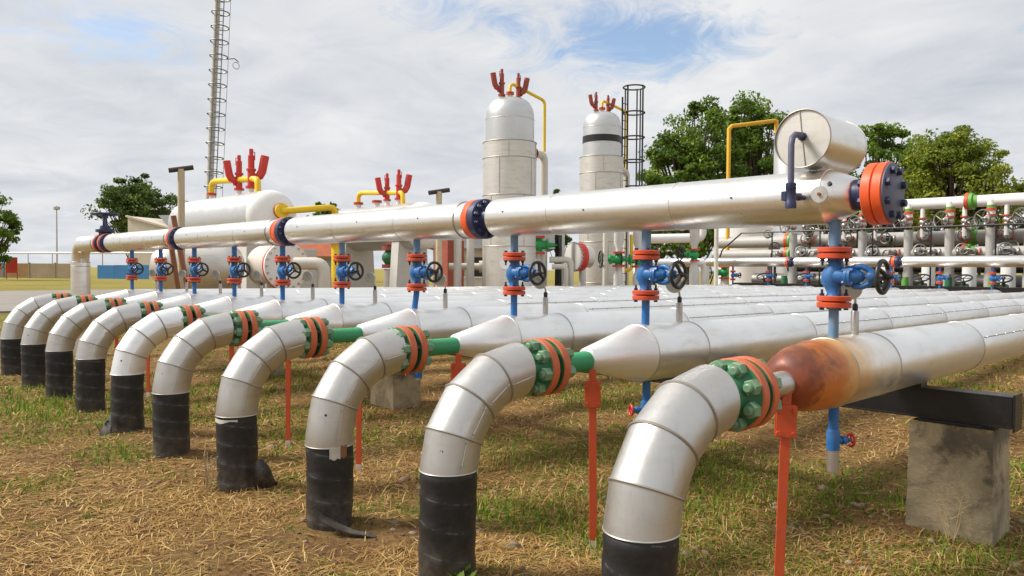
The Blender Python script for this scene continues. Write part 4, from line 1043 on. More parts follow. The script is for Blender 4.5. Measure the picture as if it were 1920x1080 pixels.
# green valves between the two separators
def valve_tree(px, D, z, label, stem, R=.24, zt=2.9, k=1.0, rp_=.15):
    v = at(px, 480, D); t = thing('green_valve', label, 'valve', (v.x, v.y, 0), 0, 'green valves near the separators')
    wheel_valve(t, (0, 0, z), (0, 0, 1), stem, R, M['green_bright'], M['blackwheel'], M['red'], k)
    MB().lathe([(rp_, GZ), (rp_, z - .45 * k), (rp_ * .6, z - .32 * k), (rp_ * .6, z - .2 * k)], (0, 0, 0), 'Z', 20).build('lower_pipe', M['greypaint'], t)
    MB().lathe([(rp_ * .6, z + .2 * k), (rp_ * .6, z + .3 * k), (rp_, z + .45 * k), (rp_, zt)], (0, 0, 0), 'Z', 20).build('upper_pipe', M['greypaint'], t)
    return t
valve_tree(1008, 20.9, 2.28, 'green valve with red flanges against the wide separator', (.75, .66, 0), .22, 3.1, 1.2)
valve_tree(976, 21.6, 2.30, 'green valve with red flanges tucked behind the wide separator', (.3, -1, 0), .2, 3.0, .85)
valve_tree(1160, 22.8, 1.93, 'green valve on a pale standpipe beside the banded separator', (-.6, -.8, 0), .24, 3.2, 1.1)
valve_tree(1197, 22.9, 1.93, 'green valve on a pale standpipe away from the banded separator', (-.6, -.8, 0), .24, 3.2, 1.15, .17)
v = at(1082, 478, 21.4)
rf = thing('manway', 'round bolted manway with twin red rims on a stub of the banded separator', 'manway', (v.x, v.y, 0))
ax_ = Vector((-.2, -.97, 0)).normalized()
MB().lathe([(.30, -.42), (.30, -.12)], (0, 0, 1.97), ax_, 32).build('stub', M['alu_tower'], rf)
for k in range(2): MB().lathe([(.40, -.12 + .11 * k), (.40, -.02 + .11 * k)], (0, 0, 1.97), ax_, 36).build('red_rim', M['red'], rf)
MB().lathe([(.385, .092), (.385, .14), (.34, .15)], (0, 0, 1.97), ax_, 36).build('cover', M['greypaint'], rf)
for k in range(24):
    e1_ = Vector((0, 0, 1)); e2_ = ax_.cross(e1_); w = 2 * PI * k / 24
    o = inst('bolt', bl_me, rf, Vector((0, 0, 1.97)) + ax_ * .10 + (e1_ * math.cos(w) + e2_ * math.sin(w)) * .40, (0, 0, math.atan2(ax_.y, ax_.x)))
MB().cyl((0.03, .2, GZ), (0.03, .2, 1.7), .10, seg=12).build('support', M['greypaint'], rf)
v = at(1047, 470, 20.9); tag(MB().box((v.x, v.y, 1.5), (.13, .13, 3.2)).build('black_post', M['black'], None, 0), 'square black post between the two separators', 'post')
v = at(1053, 470, 21.3); tag(MB().cyl((v.x, v.y, GZ), (v.x, v.y, 3.0), .085, seg=12).build('standpipe', M['greypaint'], None), 'thin pale standpipe behind the square black post', 'pipe', 'pale standpipes')
v = at(1135, 470, 22.6); tag(MB().cyl((v.x, v.y, GZ), (v.x, v.y, 3.6), .075, seg=12).build('standpipe', M['beige_pipe'], None), 'thin cream standpipe in front of the banded separator', 'pipe', 'pale standpipes')
for k, (x0_, x1_, y_, D, r_) in enumerate(((1030, 1070, 487, 20.8, .085), (1035, 1061, 500, 20.6, .075))):
    a = at(x0_, y_, D); b2 = at(x1_, y_, D); bend_pipe([a, b2, down(b2)], r_, ('upper cream pipe bend beside the red manway', 'lower cream pipe bend beside the red manway')[k], M['beige_pipe'])
v = at(1020, 470, 22); bend_pipe([down(v), Vector((v.x, v.y, 2.9))], .06, 'yellow standpipe beside the green valve', M['yellow'])
a = at(1184, 505, 25); b2 = at(1184, 440, 25); c2 = at(1172, 507, 25); bend_pipe([b2, a, c2], .06, 'small yellow pipe hooked between the green valves', M['yellow'])
for k, (x0_, x1_, yy, D, r_) in enumerate(((1210, 1316, 448, 28, .17), (1196, 1322, 494, 27, .15))):
    a = at(x0_, yy, D); b2 = at(x1_, yy - 2, D); bend_pipe([down(a), a, b2, down(b2)] if k else [a + YD * .01, b2, b2 + ZD * .5], r_, ('white pipe running behind the green valves', 'lower white pipe loop behind the blue riser')[k], M['white'])
valve_tree(1302, 25.2, 2.12, 'green valve beside the end of the second header', (-.5, -.8, .1), .24, 3.6, 1.0, .16)
valve_tree(1358, 27.5, 1.55, 'green valve with a red flange low behind the second header', (-.6, -.7, 0), .24, 1.9, 1.1, .2)
v = at(1343, 470, 23.2); tag(MB().cyl((v.x, v.y, GZ), (v.x, v.y, 3.2), .065, seg=12).build('standpipe', M['beige_pipe'], None), 'thin cream standpipe at the end of the second header', 'pipe', 'pale standpipes')
v = at(1395, 440, 46); tag(MB().lathe([(1.7, GZ), (1.7, 4.2), (0, 5.0)], (v.x, v.y, 0), 'Z', 40).build('storage_tank', M['white'], None), 'squat white storage tank far behind the second header', 'tank', 'far white storage tanks')
v = at(1470, 452, 50); tag(MB().lathe([(2.3, GZ), (2.3, 4.3), (0, 5.0)], (v.x, v.y, 0), 'Z', 40).build('storage_tank', M['white'], None), 'broader white storage tank far behind the manifold', 'tank', 'far white storage tanks')

# ---------------------------------------------------------------- valve manifold beyond the second header
YM = 24.0
def mpipe(x0, x1, y, z, r, label, mat, joints=(), z2=None):
    t = thing('manifold_pipe', label, 'pipe', (0, y, 0), 0, 'horizontal manifold pipes')
    MB().cyl((x0, 0, z), (x1, 0, z if z2 is None else z2), r, seg=28).build('pipe', mat, t)
    for x in joints:
        MB().lathe([(r * 1.45, -.06), (r * 1.45, .05)], (x, 0, z), 'X', 28).build('flange', M['flange_red'], t)
        MB().lathe([(r * 1.42, .06), (r * 1.42, .16), (r * 1.1, .17), (r * 1.05, .3)], (x, 0, z), 'X', 28).build('green_flange', M['lime'], t)
    return t
mpipe(-8.3, 6, YM, 3.93, .19, 'upper white manifold pipe above the handwheels', M['white'], (-5.75,))
mpipe(-15.4, 6, YM + .9, 2.80, .24, 'middle grey manifold pipe behind the railing', M['manifold'], (-12.3, -5.95))
mpipe(-15.1, 6, YM, 2.26, .20, 'lower grey manifold pipe just above the second header', M['manifold'], (-11.9, -5.8))
mpipe(-14, 6, YM + 1.4, 1.25, .28, 'low dark grey pipe added to darken the gap under the walkway', M['wheel_grey'])  # extra dark pipe, added to stand in for shade below the manifold
mpipe(-13, 6, YM + 2.4, 1.75, .16, 'slim black pipe added as shade at the back of the valves', M['black'])  # extra black pipe, added for the dark gaps between the valves
XM = [at(px, 470, 1) for px in (1487, 1560, 1617, 1703, 1780, 1857, 1930)]
XM = [CAM.x + (p.x - CAM.x) * (YM - .1 - CAM.y) / (p.y - CAM.y) for p in XM]
for k, x in enumerate(XM):
    t = thing('manifold_riser', 'pale riser with stacked handwheel valves in the manifold, %s from its green end flange' % ('first', 'second', 'third', 'fourth', 'fifth', 'sixth', 'seventh')[k], 'valve', (x, YM - .1, 0), 0, 'manifold risers with handwheels')
    MB().cyl((0, 0, 1.6), (0, 0, 3.05), .145, seg=20).build('riser', M['manifold'], t)
    MB().cyl((0, 0, GZ), (0, 0, 1.6), .17, seg=20).build('riser_foot', M['manifold'], t)
    wheel_valve(t, (0, 0, 3.30), (0, 0, 1), (-.35, -.9, .1), .26, M['steel'], M['wheel_grey'], M['flange_red'], .85)
    wheel_valve(t, (.42, .05, 3.30), (0, 0, 1), (.7, -.6, -.3), .22, M['steel'], M['wheel_grey'], M['flange_red'], .75)
    MB().cyl((0, 0, 3.46), (0, 0, 3.95), .12, seg=14).build('upper_stub', M['white'], t)
    MB().lathe([(.15, 3.60), (.15, 3.68)], (0, 0, 0), 'Z', 18).build('flange_ring', M['flange_red'], t)
    MB().lathe([(.125, 3.69), (.13, 3.78)], (0, 0, 0), 'Z', 18).build('green_collar', M['lime'], t)
    MB().cyl((.42, .05, 2.8), (.42, .05, 3.95), .07, seg=12).build('bypass_stub', M['white'], t)
    wheel_valve(t, (-.42, -.05, 2.27), (1, 0, 0), (-.2, -1, -.25), .20, M['wheel_grey'], M['wheel_grey'], M['rim'] if k % 2 else M['steel'], .8)
    wheel_valve(t, (.42, -.05, 2.27), (1, 0, 0), (.2, -1, .25), .18, M['wheel_grey'], M['wheel_grey'], M['steel'], .8)
    wheel_valve(t, (.30, .75, 2.80), (1, 0, 0), (.1, -1, .2), .20, M['steel'], M['wheel_grey'], M['rim'], .8)
    # lower tier under the second header
    MB().lathe([(.30, GZ), (.30, .72), (.20, .78), (.20, .95), (.11, 1.0), (.11, 1.45)], (.45, -1.6, 0), 'Z', 20).build('actuator', M['lime'] if k in (1, 3, 5) else M['green'], t)
    wheel_valve(t, (-.3, -1.5, 1.0), (1, 0, 0), (0, -.5, 1), .24, M['nut_dark'], M['blackwheel'], M['red_rusty'], .95)
    MB().lathe([(.24, 0), (.24, .07)], (.12, -1.7, 1.05), 'Z', 20).cyl((.12, -1.7, GZ), (.12, -1.7, 1.06), .07, seg=10).build('low_flange', M['flange_red'], t)
    if k > 2: MB().cyl((-.35, -.9, GZ), (-.35, -.9, 2.0), .20, seg=20).build('wide_leg', M['white'], t)
rr_ = random.Random(5)
for k in range(22):
    x = -13.2 + k * .62; y_ = YM + rr_.uniform(.3, 1.6); z_ = rr_.uniform(1.7, 3.3)
    t = thing('small_valve', 'small dark handwheel valve among the manifold pipes', 'valve', (x, y_, 0), 0, 'small dark valves among the manifold pipes')
    wheel_valve(t, (0, 0, z_), (1, 0, 0), (rr_.uniform(-.5, .5), -1, rr_.uniform(-.3, .8)), rr_.uniform(.13, .2), M['nut_dark'] if k % 3 else M['green'], M['blackwheel'] if k % 2 else M['wheel_grey'], M['red_rusty'] if k % 2 else M['steel'], rr_.uniform(.6, .85))
    MB().cyl((0, 0, GZ), (0, 0, z_ - .05), .05, seg=8).build('support', M['nut_dark'], t)
# walkway with railing
wk = thing('walkway', 'dark steel walkway with thin black handrail in front of the manifold', 'walkway', (0, 22.2, 0))
MB().box((-5, 0, 1.10), (16, .8, .14)).build('deck', M['black'], wk, 0)
MB().cyl((-12.6, -.45, 3.02), (3, -.45, 3.02), .028, seg=8).build('handrail', M['black'], wk)
MB().tube([(-12.6, -.45, 3.02), (-13.4, -.45, 2.4), (-13.9, -.45, 1.1)], .028, 8).build('end_brace', M['black'], wk)
for x in np.arange(-11.4, 3, 1.75): MB().cyl((float(x), -.45, 1.1), (float(x), -.45, 3.02), .026, seg=8).build('rail_post', M['black'], wk)
for x in (-12.6, -9, -5.4, -1.8, 1.5): MB().box((x, 0, .47), (.12, .5, 1.13)).build('leg', M['black'], wk, 0)
for k, px in enumerate((1605, 1668, 1692, 1640)):
    v = at(px, 450, 33); tag(MB().box((v.x, v.y, 1.9), (.22, .22, 4.0)).build('black_column', M['black'], None, 0), 'square black steel column behind the manifold, %s from its green end flange' % ('first', 'third', 'fourth', 'second')[k], 'column', 'black columns of the manifold frame')['kind'] = 'thing'

# ---------------------------------------------------------------- far buildings, wall and street furniture
def gable_house(px, D, w, dpt, hw, hr_, rotz, label, wall, roof, extra=None):
    v = at(px, 500, D); t = thing('building', label, 'building', (v.x, v.y, 0), rotz)
    MB().prism([(-w / 2, GZ), (w / 2, GZ), (w / 2, hw), (0, hr_), (-w / 2, hw)], -dpt / 2, dpt / 2, Matrix(((0, 0, 1), (1, 0, 0), (0, 1, 0)))).build('wall', wall, t, 0)
    for sg in (-1, 1):
        L_ = math.hypot(w / 2, hr_ - hw); a_ = math.atan2(hr_ - hw, w / 2)
        MB().box((0, sg * (w / 4 + .05), (hw + hr_) / 2 + .06), (dpt + .5, L_ + .5, .12), Matrix.Rotation(-sg * a_, 3, 'X')).build('roof', roof, t, 0)
    return t
v0 = at(240, 500, 122); v1 = at(318, 500, 120); hA = at(240, 405, 122).z; hB = at(312, 427, 120).z
bt = thing('building', 'pale low building with a sloping gable end and grey roof', 'building', (v0.x, v0.y, 0))
dirb = (v1 - v0); dirb.z = 0; wb = dirb.length; dirb.normalize(); nb = Vector((-dirb.y, dirb.x, 0))
if nb.dot(FWD) < 0: nb = -nb
def bp(s_, n_, z): q_ = dirb * s_ + nb * n_; return (q_.x, q_.y, z)
mb = MB(); mb._add([bp(0, 0, GZ), bp(wb, 0, GZ), bp(wb, 0, hB), bp(0, 0, hA), bp(0, 14, GZ), bp(wb, 14, GZ), bp(wb, 14, hB), bp(0, 14, hA)],
    [(0, 1, 2, 3), (5, 4, 7, 6), (1, 5, 6, 2), (4, 0, 3, 7), (3, 2, 6, 7), (0, 4, 5, 1)]); mb.build('wall', M['plaster'], bt, 0)
mb = MB()
for n0, n1 in ((-.3, .1),):
    mb._add([bp(-.2, n0, hA + .12), bp(wb + .5, n0, hB), bp(wb + .5, n1, hB), bp(-.2, n1, hA + .12), bp(-.2, n0, hA - .18), bp(wb + .5, n0, hB - .3), bp(wb + .5, n1, hB - .3), bp(-.2, n1, hA - .18)],
        [(0, 1, 2, 3), (4, 7, 6, 5), (0, 4, 5, 1), (1, 5, 6, 2), (2, 6, 7, 3), (3, 7, 4, 0)])
mb.build('roof_edge', M['plaster'], bt, 0)
hC = at(262, 403, 126).z; w2 = wb + 6
mb = MB(); mb._add([bp(1.6, 5, hC), bp(w2, 5, hC - .1), bp(w2, .4, hB - .4), bp(wb * .98, .4, hB - .2), bp(1.6, 13, hC - .6), bp(w2, 13, hC - .6)],
    [(0, 3, 2, 1), (0, 1, 5, 4)]); mb._add([bp(w2, .5, GZ), bp(w2, 13, GZ), bp(w2, 13, hB), bp(w2, 5, hC - .2), bp(w2, .5, hB - .5), bp(wb, .5, GZ), bp(wb, .5, hB - .5)], [(0, 1, 2, 3, 4), (5, 0, 4, 6)])
mb.build('roof', M['roofgrey'], bt, 0)
v = at(885, 500, 44)
hb_ = thing('building', 'cream house with dark windows and grey roof beside the wide separator', 'building', (v.x, v.y, 0), math.radians(46))
MB().box((1.0, 3, 1.35), (6.5, 6, 2.95)).build('wall', M['plaster'], hb_, 0)
MB().prism([(-.6, 2.8), (6.8, 2.8), (3.1, 4.6)], -2.7, 4.8, Matrix(((0, 0, 1), (1, 0, 0), (0, 1, 0)))).build('roof', M['roofgrey'], hb_, 0)
for x in (-1.0, .4): 
    w_ = MB().box((x, -.02, 1.75), (1.1, .06, 1.1)).build('window', M['windowdark'], hb_, 0); MB().box((x, -.04, 1.14), (1.25, .14, .08)).build('sill', M['white'], w_, 0)
v = at(842, 500, 36); tag(MB().box((v.x, v.y, 1.4), (1.0, 1.0, 3.1)).build('brick_pier', M['brickred'], None, 0, .01), 'tall plain brick-red pier beside the cream house', 'pier')
v = at(600, 500, 32)
ht = thing('small_hut', 'small hut with orange pitched roof and blue-grey door', 'hut', (v.x, v.y, 0), math.radians(46))
MB().box((0, .6, 1.0), (1.5, 1.2, 2.3)).build('wall', M['plaster'], ht, 0)
MB().box((0.05, -.03, .95), (.95, .05, 2.0)).build('door', M['shutter'], ht, 0)
MB().prism([(-.55, 2.1), (.7, 2.1), (.2, 2.75), (-.05, 2.75)], -1.0, 1.0, Matrix(((0, 0, 1), (1, 0, 0), (0, 1, 0)))).build('roof', M['rooforange'], ht, 0)
v = at(628, 500, 33); tag(MB().box((v.x, v.y, 1.1), (.9, .9, 2.4)).build('red_cabin', M['brickred'], None, 0, .01), 'faded brick-red cabin next to the small hut', 'cabin')
v = at(318, 500, 40)
rc = thing('red_cabinet', 'bright red cabinet on thin legs beside the pale building', 'cabinet', (v.x, v.y, 0), math.radians(60))
MB().box((0, 0, 1.95), (1.1, .6, 2.0)).build('cabinet_box', M['red'], rc, 0)
for x in (-.48, -.16, .16, .48): MB().cyl((x, -.2, GZ), (x, -.2, .96), .04, seg=8).build('leg', M['red'], rc)
v = at(345, 504, 41); tag(MB().lathe([(.0, 1.15), (.25, 1.25), (.33, 1.5), (.25, 1.75), (0, 1.85)], (v.x, v.y, 0), 'Z', 20).cyl((v.x, v.y, GZ), (v.x, v.y, 1.2), .08).build('green_bin', M['green_bright'], None, 60), 'round green container on a short leg beside the red cabinet', 'container')
v = at(320, 498, 44); 
# perimeter wall in panels
WA = at(-130, 517, 116); WB = at(420, 517, 103); WA.z = WB.z = 0
wd = (WB - WA).normalized(); wa = math.atan2(wd.y, wd.x)
pw = thing('perimeter_wall', 'low tan perimeter wall of tall panels across the far field', 'wall', (WA.x, WA.y, 0), wa); pw['kind'] = 'thing'
L_ = (WB - WA).length; nP = int(L_ / 4.6)
def along(px):
    r0_ = at(px, 517, 1) - CAM; A_ = np.array([[wd.x, -r0_.x], [wd.y, -r0_.y]]); q_ = np.linalg.solve(A_, np.array([CAM.x - WA.x, CAM.y - WA.y])); return float(q_[0])
bl0 = along(183); bl1 = along(279)
for k in range(nP):
    x = (k + .5) * L_ / nP
    if bl0 - 1.5 < x < bl1 + 30: continue
    MB().box((x, 0, 1.0), (L_ / nP - .06, .16, 2.1)).build('panel', M['wallpanel2'] if k % 4 in (2, 3) else M['wallpanel'], pw, 0, .02)
    MB().box((x - L_ / nP / 2, 0, 1.05), (.22, .26, 2.25)).build('post', M['wallpanel'] if k % 3 else M['wallblue'], pw, 0)
bw = thing('blue_fence', 'bright blue boarded fence continuing the tan wall', 'fence', (WA.x, WA.y, 0), wa)
kk = int((bl1 - bl0) / 2.2)
for k in range(kk): MB().box((bl0 + (k + .5) * (bl1 - bl0) / kk, 0, .85), ((bl1 - bl0) / kk - .03, .10, 2.0 + .06 * (k % 3))).build('board', M['wallblue'], bw, 0)
def overhead():
    a = at(-140, 478, 128); b2 = at(420, 482, 112); z = 3.75; d_ = b2 - a; d_.z = 0
    t = thing('overhead_pipe', 'thin white overhead pipe on slim posts beyond the tan wall', 'pipe', (a.x, a.y, 0), math.atan2(d_.y, d_.x))
    MB().cyl((0, 0, z), (d_.length, 0, z), .16, seg=10).build('pipe', M['white'], t)
    for k in range(12): MB().cyl((d_.length * (k + .5) / 12, 0, GZ), (d_.length * (k + .5) / 12, 0, z), .07, seg=6).build('post', M['steel'], t)
overhead()
v = at(107, 500, 130)
lp = thing('light_pole', 'slim grey light pole with a small lamp head beyond the wall', 'pole', (v.x, v.y, 0))
MB().lathe([(.14, GZ), (.09, 11.2)], (0, 0, 0), 'Z', 10).build('pole', M['steel'], lp); MB().lathe([(.12, 11.2), (.5, 11.35), (.5, 11.75), (.2, 11.9)], (0, 0, 0), 'Z', 12).build('lamp_head', M['steel'], lp)
v = at(22, 500, 97)
sg_ = thing('red_sign', 'red board sign on two thin posts by the small tree', 'sign', (v.x, v.y, 0), math.radians(65))
MB().box((0, 0, 1.75), (1.25, .08, 2.0)).build('board', M['red'], sg_, 0)
for x in (-.58, .58): MB().cyl((x, .06, GZ), (x, .06, 1.2), .05, seg=6).build('post', M['red_rusty'], sg_)

# ---------------------------------------------------------------- trees
def mat_leaf(name, c0, c1, c2):
    m, nt, b = newmat(name); N = NT(nt)
    at_ = nt.nodes.new('ShaderNodeAttribute'); at_.attribute_name = 'tint'
    c = N.mix(N.ramp(at_.outputs['Fac'], 0, .6), c0, c1); c = N.mix(N.ramp(at_.outputs['Fac'], .6, 1), c, c2)
    nt.links.new(c, b.inputs['Base Color']); b.inputs['Roughness'].default_value = .55
    b.inputs['Specular IOR Level'].default_value = .3
    tr = nt.nodes.new('ShaderNodeBsdfTranslucent'); nt.links.new(c, tr.inputs['Color'])
    mx = nt.nodes.new('ShaderNodeMixShader'); mx.inputs[0].default_value = .45
    nt.links.new(b.outputs[0], mx.inputs[1]); nt.links.new(tr.outputs[0], mx.inputs[2])
    nt.links.new(mx.outputs[0], nt.nodes['Material Output'].inputs['Surface'])
    return m
LEAF = {'mid': mat_leaf('leaf_mid', (.06, .115, .018), (.16, .255, .032), (.32, .41, .06)),
        'olive': mat_leaf('leaf_olive', (.10, .145, .02), (.25, .31, .035), (.43, .45, .05)),
        'dark': mat_leaf('leaf_dark', (.042, .075, .018), (.11, .175, .035), (.20, .26, .055))}
def tint_attr(me, vals, per):
    a = me.attributes.new('tint', 'FLOAT', 'FACE'); a.data.foreach_set('value', np.repeat(vals, per).astype(np.float32))
def make_tree(loc, h, w, label, kind, seed, group, trunk_h=.3, nclump=55, leaf=.16, per=260, name='tree', lobes=None, stems=1):
    r = np.random.default_rng(seed); t = thing(name, label, 'tree', loc, 0, group)
    cz = h * (trunk_h + 1) / 2; rz = h * (1 - trunk_h) / 2; rx = w / 2
    cl = []
    while len(cl) < nclump:
        p = r.uniform(-1, 1, 3); q_ = np.linalg.norm(p)
        if q_ > 1 or q_ < .25: continue
        wob = .86 + .16 * math.sin(3 * math.atan2(p[1], p[0]) + seed) * math.cos(2.3 * p[2] + seed * .7) + r.uniform(-.14, .14)
        cl.append(np.array([p[0] * rx * wob * (1 - .25 * max(0, p[2])), p[1] * rx * wob * (1 - .25 * max(0, p[2])), cz + p[2] * rz * (.82 + .2 * r.random())]))
    cl = np.array(cl)
    # wood: trunk and limbs to clumps
    mb = MB()
    for s_ in range(stems):
        b0 = Vector((r.uniform(-.05, .05) * w * (stems > 1), r.uniform(-.05, .05) * w * (stems > 1), -.2)); tp = Vector((r.uniform(-.12, .12) * w, r.uniform(-.12, .12) * w, h * .82))
        tr_ = [b0.lerp(tp, k / 7) + Vector((r.uniform(-1, 1), r.uniform(-1, 1), 0)) * .015 * h * (k > 0) for k in range(8)]
        mb.tube(tr_, [h * .022 * (1 - .85 * k / 7) / (1 if stems == 1 else 1.5) for k in range(8)], 8)
        for j in range(s_, len(cl), stems):
            c_ = Vector(cl[j]); k = min(6, max(1, int((c_.z / h - .12) * 7 * .75))); s0 = tr_[k]
            md = s0.lerp(c_, .5) + Vector((r.uniform(-.04, .04) * w, r.uniform(-.04, .04) * w, -.02 * h))
            mb.tube([s0, md, c_], [h * .0075, h * .005, h * .002], 5)
    mb.build('trunk', M['bark'], t)
    n = nclump * per; idx = np.repeat(np.arange(nclump), per)
    cr_ = r.uniform(.35, 1.35, nclump) ** 1.2 * w * .088
    d = r.normal(size=(n, 3)); d /= np.linalg.norm(d, axis=1)[:, None]
    rad = cr_[idx] * (r.random(n) ** .45)
    pos = cl[idx] + d * rad[:, None] * np.array([1.25, 1.25, .8])
    nrm = r.normal(size=(n, 3)) * .8 + d * .5 + np.array([0, 0, .5]); nrm /= np.linalg.norm(nrm, axis=1)[:, None]
    tv = r.normal(size=(n, 3)); u_ = np.cross(nrm, tv); u_ /= np.linalg.norm(u_, axis=1)[:, None]; v_ = np.cross(nrm, u_)
    sz = leaf * r.uniform(.6, 1.35, n)[:, None]
    V = np.stack([pos - u_ * sz, pos + v_ * sz * .5, pos + u_ * sz, pos - v_ * sz * .5], 1).reshape(-1, 3)
    me = bpy.data.meshes.new('crown'); me.from_pydata(V.tolist(), [], np.arange(4 * n).reshape(-1, 4).tolist()); me.materials.append(LEAF[kind])
    tint = np.clip(r.normal(.42, .2, nclump)[idx] + r.normal(0, .16, n), 0, 1); tint_attr(me, tint, 1)
    o = bpy.data.objects.new('crown', me); COL.objects.link(o); o.parent = t
    return t
def tree_at(px, D, top_py, wpx, label, kind, seed, group, **k):
    v = at(px, 500, D); tp = at(px, top_py, D); return make_tree((v.x, v.y, GZ), tp.z - GZ, wpx * D / FPX, label, kind, seed, group, **k)
GR = 'trees behind the manifold'; GL = 'trees beyond the road'
tree_at(1290, 62, 170, 215, 'tall dark green tree with a ragged crown beside the caged ladder', 'mid', 3, GR, trunk_h=.12, nclump=157, per=172, leaf=.17, stems=2)
tree_at(1400, 66, 158, 215, 'tallest dense green tree behind the yellow vent pipe', 'mid', 5, GR, trunk_h=.12, nclump=157, per=172, leaf=.17, stems=2)
tree_at(1655, 60, 213, 180, 'slim green tree behind the metal drum', 'mid', 8, GR, trunk_h=.18, nclump=105, per=172, leaf=.16)
tree_at(1785, 52, 228, 235, 'broad yellowish green tree behind the upper manifold pipe', 'olive', 9, GR, trunk_h=.22, nclump=168, per=180, leaf=.13, stems=3)
tree_at(1930, 62, 325, 110, 'small tree with dark leaves past the broad yellowish one', 'dark', 12, GR, trunk_h=.15, nclump=75, per=127, leaf=.17)
tree_at(1500, 80, 240, 150, 'mid green tree behind the white column vessel', 'mid', 33, GR, trunk_h=.1, nclump=80, per=150, leaf=.22)
tree_at(1715, 70, 250, 170, 'olive green tree filling between the slim tree and the broad one', 'olive', 35, GR, trunk_h=.12, nclump=90, per=150, leaf=.18)
tree_at(1560, 75, 330, 120, 'low green tree filling the gap below the drum', 'dark', 14, GR, trunk_h=.1, nclump=71, per=127, leaf=.2)
tree_at(1225, 75, 300, 90, 'low dark green tree at the foot of the caged ladder', 'dark', 15, GR, trunk_h=.05, nclump=63, per=127, leaf=.2)
tree_at(256, 142, 325, 160, 'round dark tree standing behind the pale building', 'dark', 21, GL, trunk_h=.33, nclump=150, per=110, leaf=.30, stems=3)
tree_at(-12, 92, 362, 105, 'sparse leafy tree beside the red board sign', 'mid', 23, GL, trunk_h=.12, nclump=88, per=90, leaf=.22)
tree_at(612, 95, 372, 85, 'distant round tree peeping over the header between the tanks', 'mid', 25, GL, trunk_h=.2, nclump=84, per=90, leaf=.25)
tree_at(1045, 110, 355, 60, 'far tree top showing between the two separators', 'dark', 27, GL, trunk_h=.2, nclump=54, per=75, leaf=.3)

# ---------------------------------------------------------------- grass, straw, stones
def mat_blade(name, cs, trans=.3):
    m, nt, b = newmat(name); N = NT(nt)
    a = nt.nodes.new('ShaderNodeAttribute'); a.attribute_name = 'tint'
    c = N.mix(N.ramp(a.outputs['Fac'], 0, .5), cs[0], cs[1]); c = N.mix(N.ramp(a.outputs['Fac'], .5, 1), c, cs[2])
    nt.links.new(c, b.inputs['Base Color']); b.inputs['Roughness'].default_value = .7; b.inputs['Specular IOR Level'].default_value = .2
    tr = nt.nodes.new('ShaderNodeBsdfTranslucent'); nt.links.new(c, tr.inputs['Color'])
    mx = nt.nodes.new('ShaderNodeMixShader'); mx.inputs[0].default_value = trans
    nt.links.new(b.outputs[0], mx.inputs[1]); nt.links.new(tr.outputs[0], mx.inputs[2]); nt.links.new(mx.outputs[0], nt.nodes['Material Output'].inputs['Surface'])
    return m
GC = np.array([1.6, -4.0])
def scatter(n, r0, r1, rng):
    u_ = rng.random(n); r = r0 * (r1 / r0) ** u_
    a = math.radians(135.7) + rng.uniform(-1.0, 1.0, n)      # a wide fan over the field that can be seen
    x = GC[0] + r * np.cos(a); y = GC[1] + r * np.sin(a); return x, y, r
def green_mask(x, y):
    m = vnoise(x, y, 21, .55) * .45 + vnoise(x, y, 22, 1.9) * .55 + .015
    lush = sum(a * np.exp(-(((x - cx_) / rx_) ** 2 + ((y - cy_) / ry_) ** 2)) for a, cx_, cy_, rx_, ry_ in ((.32, -8.4, -2.1, 1.6, .6), (.34, -4.9, -1.98, 1.0, .32), (.20, -6.6, -2.4, 1.2, .5), (.16, -3.5, -2.55, .5, .25), (.08, -3.4, .8, 1.2, .8), (.05, -1.3, 1.1, 1.3, .8), (.14, -13, -2, 4, 1.5), (-.10, -3.0, -2.2, .7, .5), (.10, -1.6, -2.9, .5, .4), (.04, -.4, .4, .9, .6), (.08, -2.2, -.3, .9, .5)))
    under = np.exp(-((y - .6) / 1.6) ** 2) * .05
    return m + lush + under
def keep_out(x, y):
    k = np.ones(len(x), bool)
    for n in range(NP): k &= np.hypot(x + n * S, y - YS) > RE + .012
    k &= ~((np.abs(x - .265) < .25) & (np.abs(y - 1.33) < .22))
    k &= ~((x < -29.5) & (x > -56.5))
    return k
def blades(name, x, y, hgt, wid, lean, tint, mat, rng, flat=0.0, lift=0.0, label=None):
    n = len(x); z = gz(x, y); az = rng.uniform(0, 2 * PI, n)
    dx, dy = np.cos(az), np.sin(az); px_, py_ = -dy, dx
    th0 = np.clip(lean, 0, 1.0) * 1.45; th1 = np.minimum(th0 * 1.25 + .12, 1.62); m1 = .5 * hgt
    b0 = np.stack([x, y, z - .008 + lift], 1)
    wv = np.stack([px_, py_, np.zeros(n)], 1) * (wid / 2)[:, None]
    m_ = b0 + np.stack([dx * m1 * np.sin(th0), dy * m1 * np.sin(th0), m1 * np.cos(th0)], 1); t_ = m_ + np.stack([dx * m1 * np.sin(th1), dy * m1 * np.sin(th1), m1 * np.cos(th1)], 1)
    V = np.stack([b0 - wv, b0 + wv, m_ + wv * .75, m_ - wv * .75, t_], 1).reshape(-1, 3)
    base = np.arange(n) * 5
    me = bpy.data.meshes.new(name)
    loops = np.stack([base, base + 1, base + 2, base + 3, base + 3, base + 2, base + 4], 1).reshape(-1)
    me.vertices.add(5 * n); me.vertices.foreach_set('co', V.reshape(-1).astype(np.float32))
    me.loops.add(7 * n); me.loops.foreach_set('vertex_index', loops.astype(np.int32))
    me.polygons.add(2 * n); st0 = np.stack([np.arange(n) * 7, np.arange(n) * 7 + 4], 1).reshape(-1)
    me.polygons.foreach_set('loop_start', st0.astype(np.int32))
    me.update(calc_edges=True); me.validate()
    me.materials.append(mat); tint_attr(me, tint, 2)
    o = bpy.data.objects.new(name, me); COL.objects.link(o); stuff(o)
    if label: o['label'] = label
    return o
rg = np.random.default_rng(77)
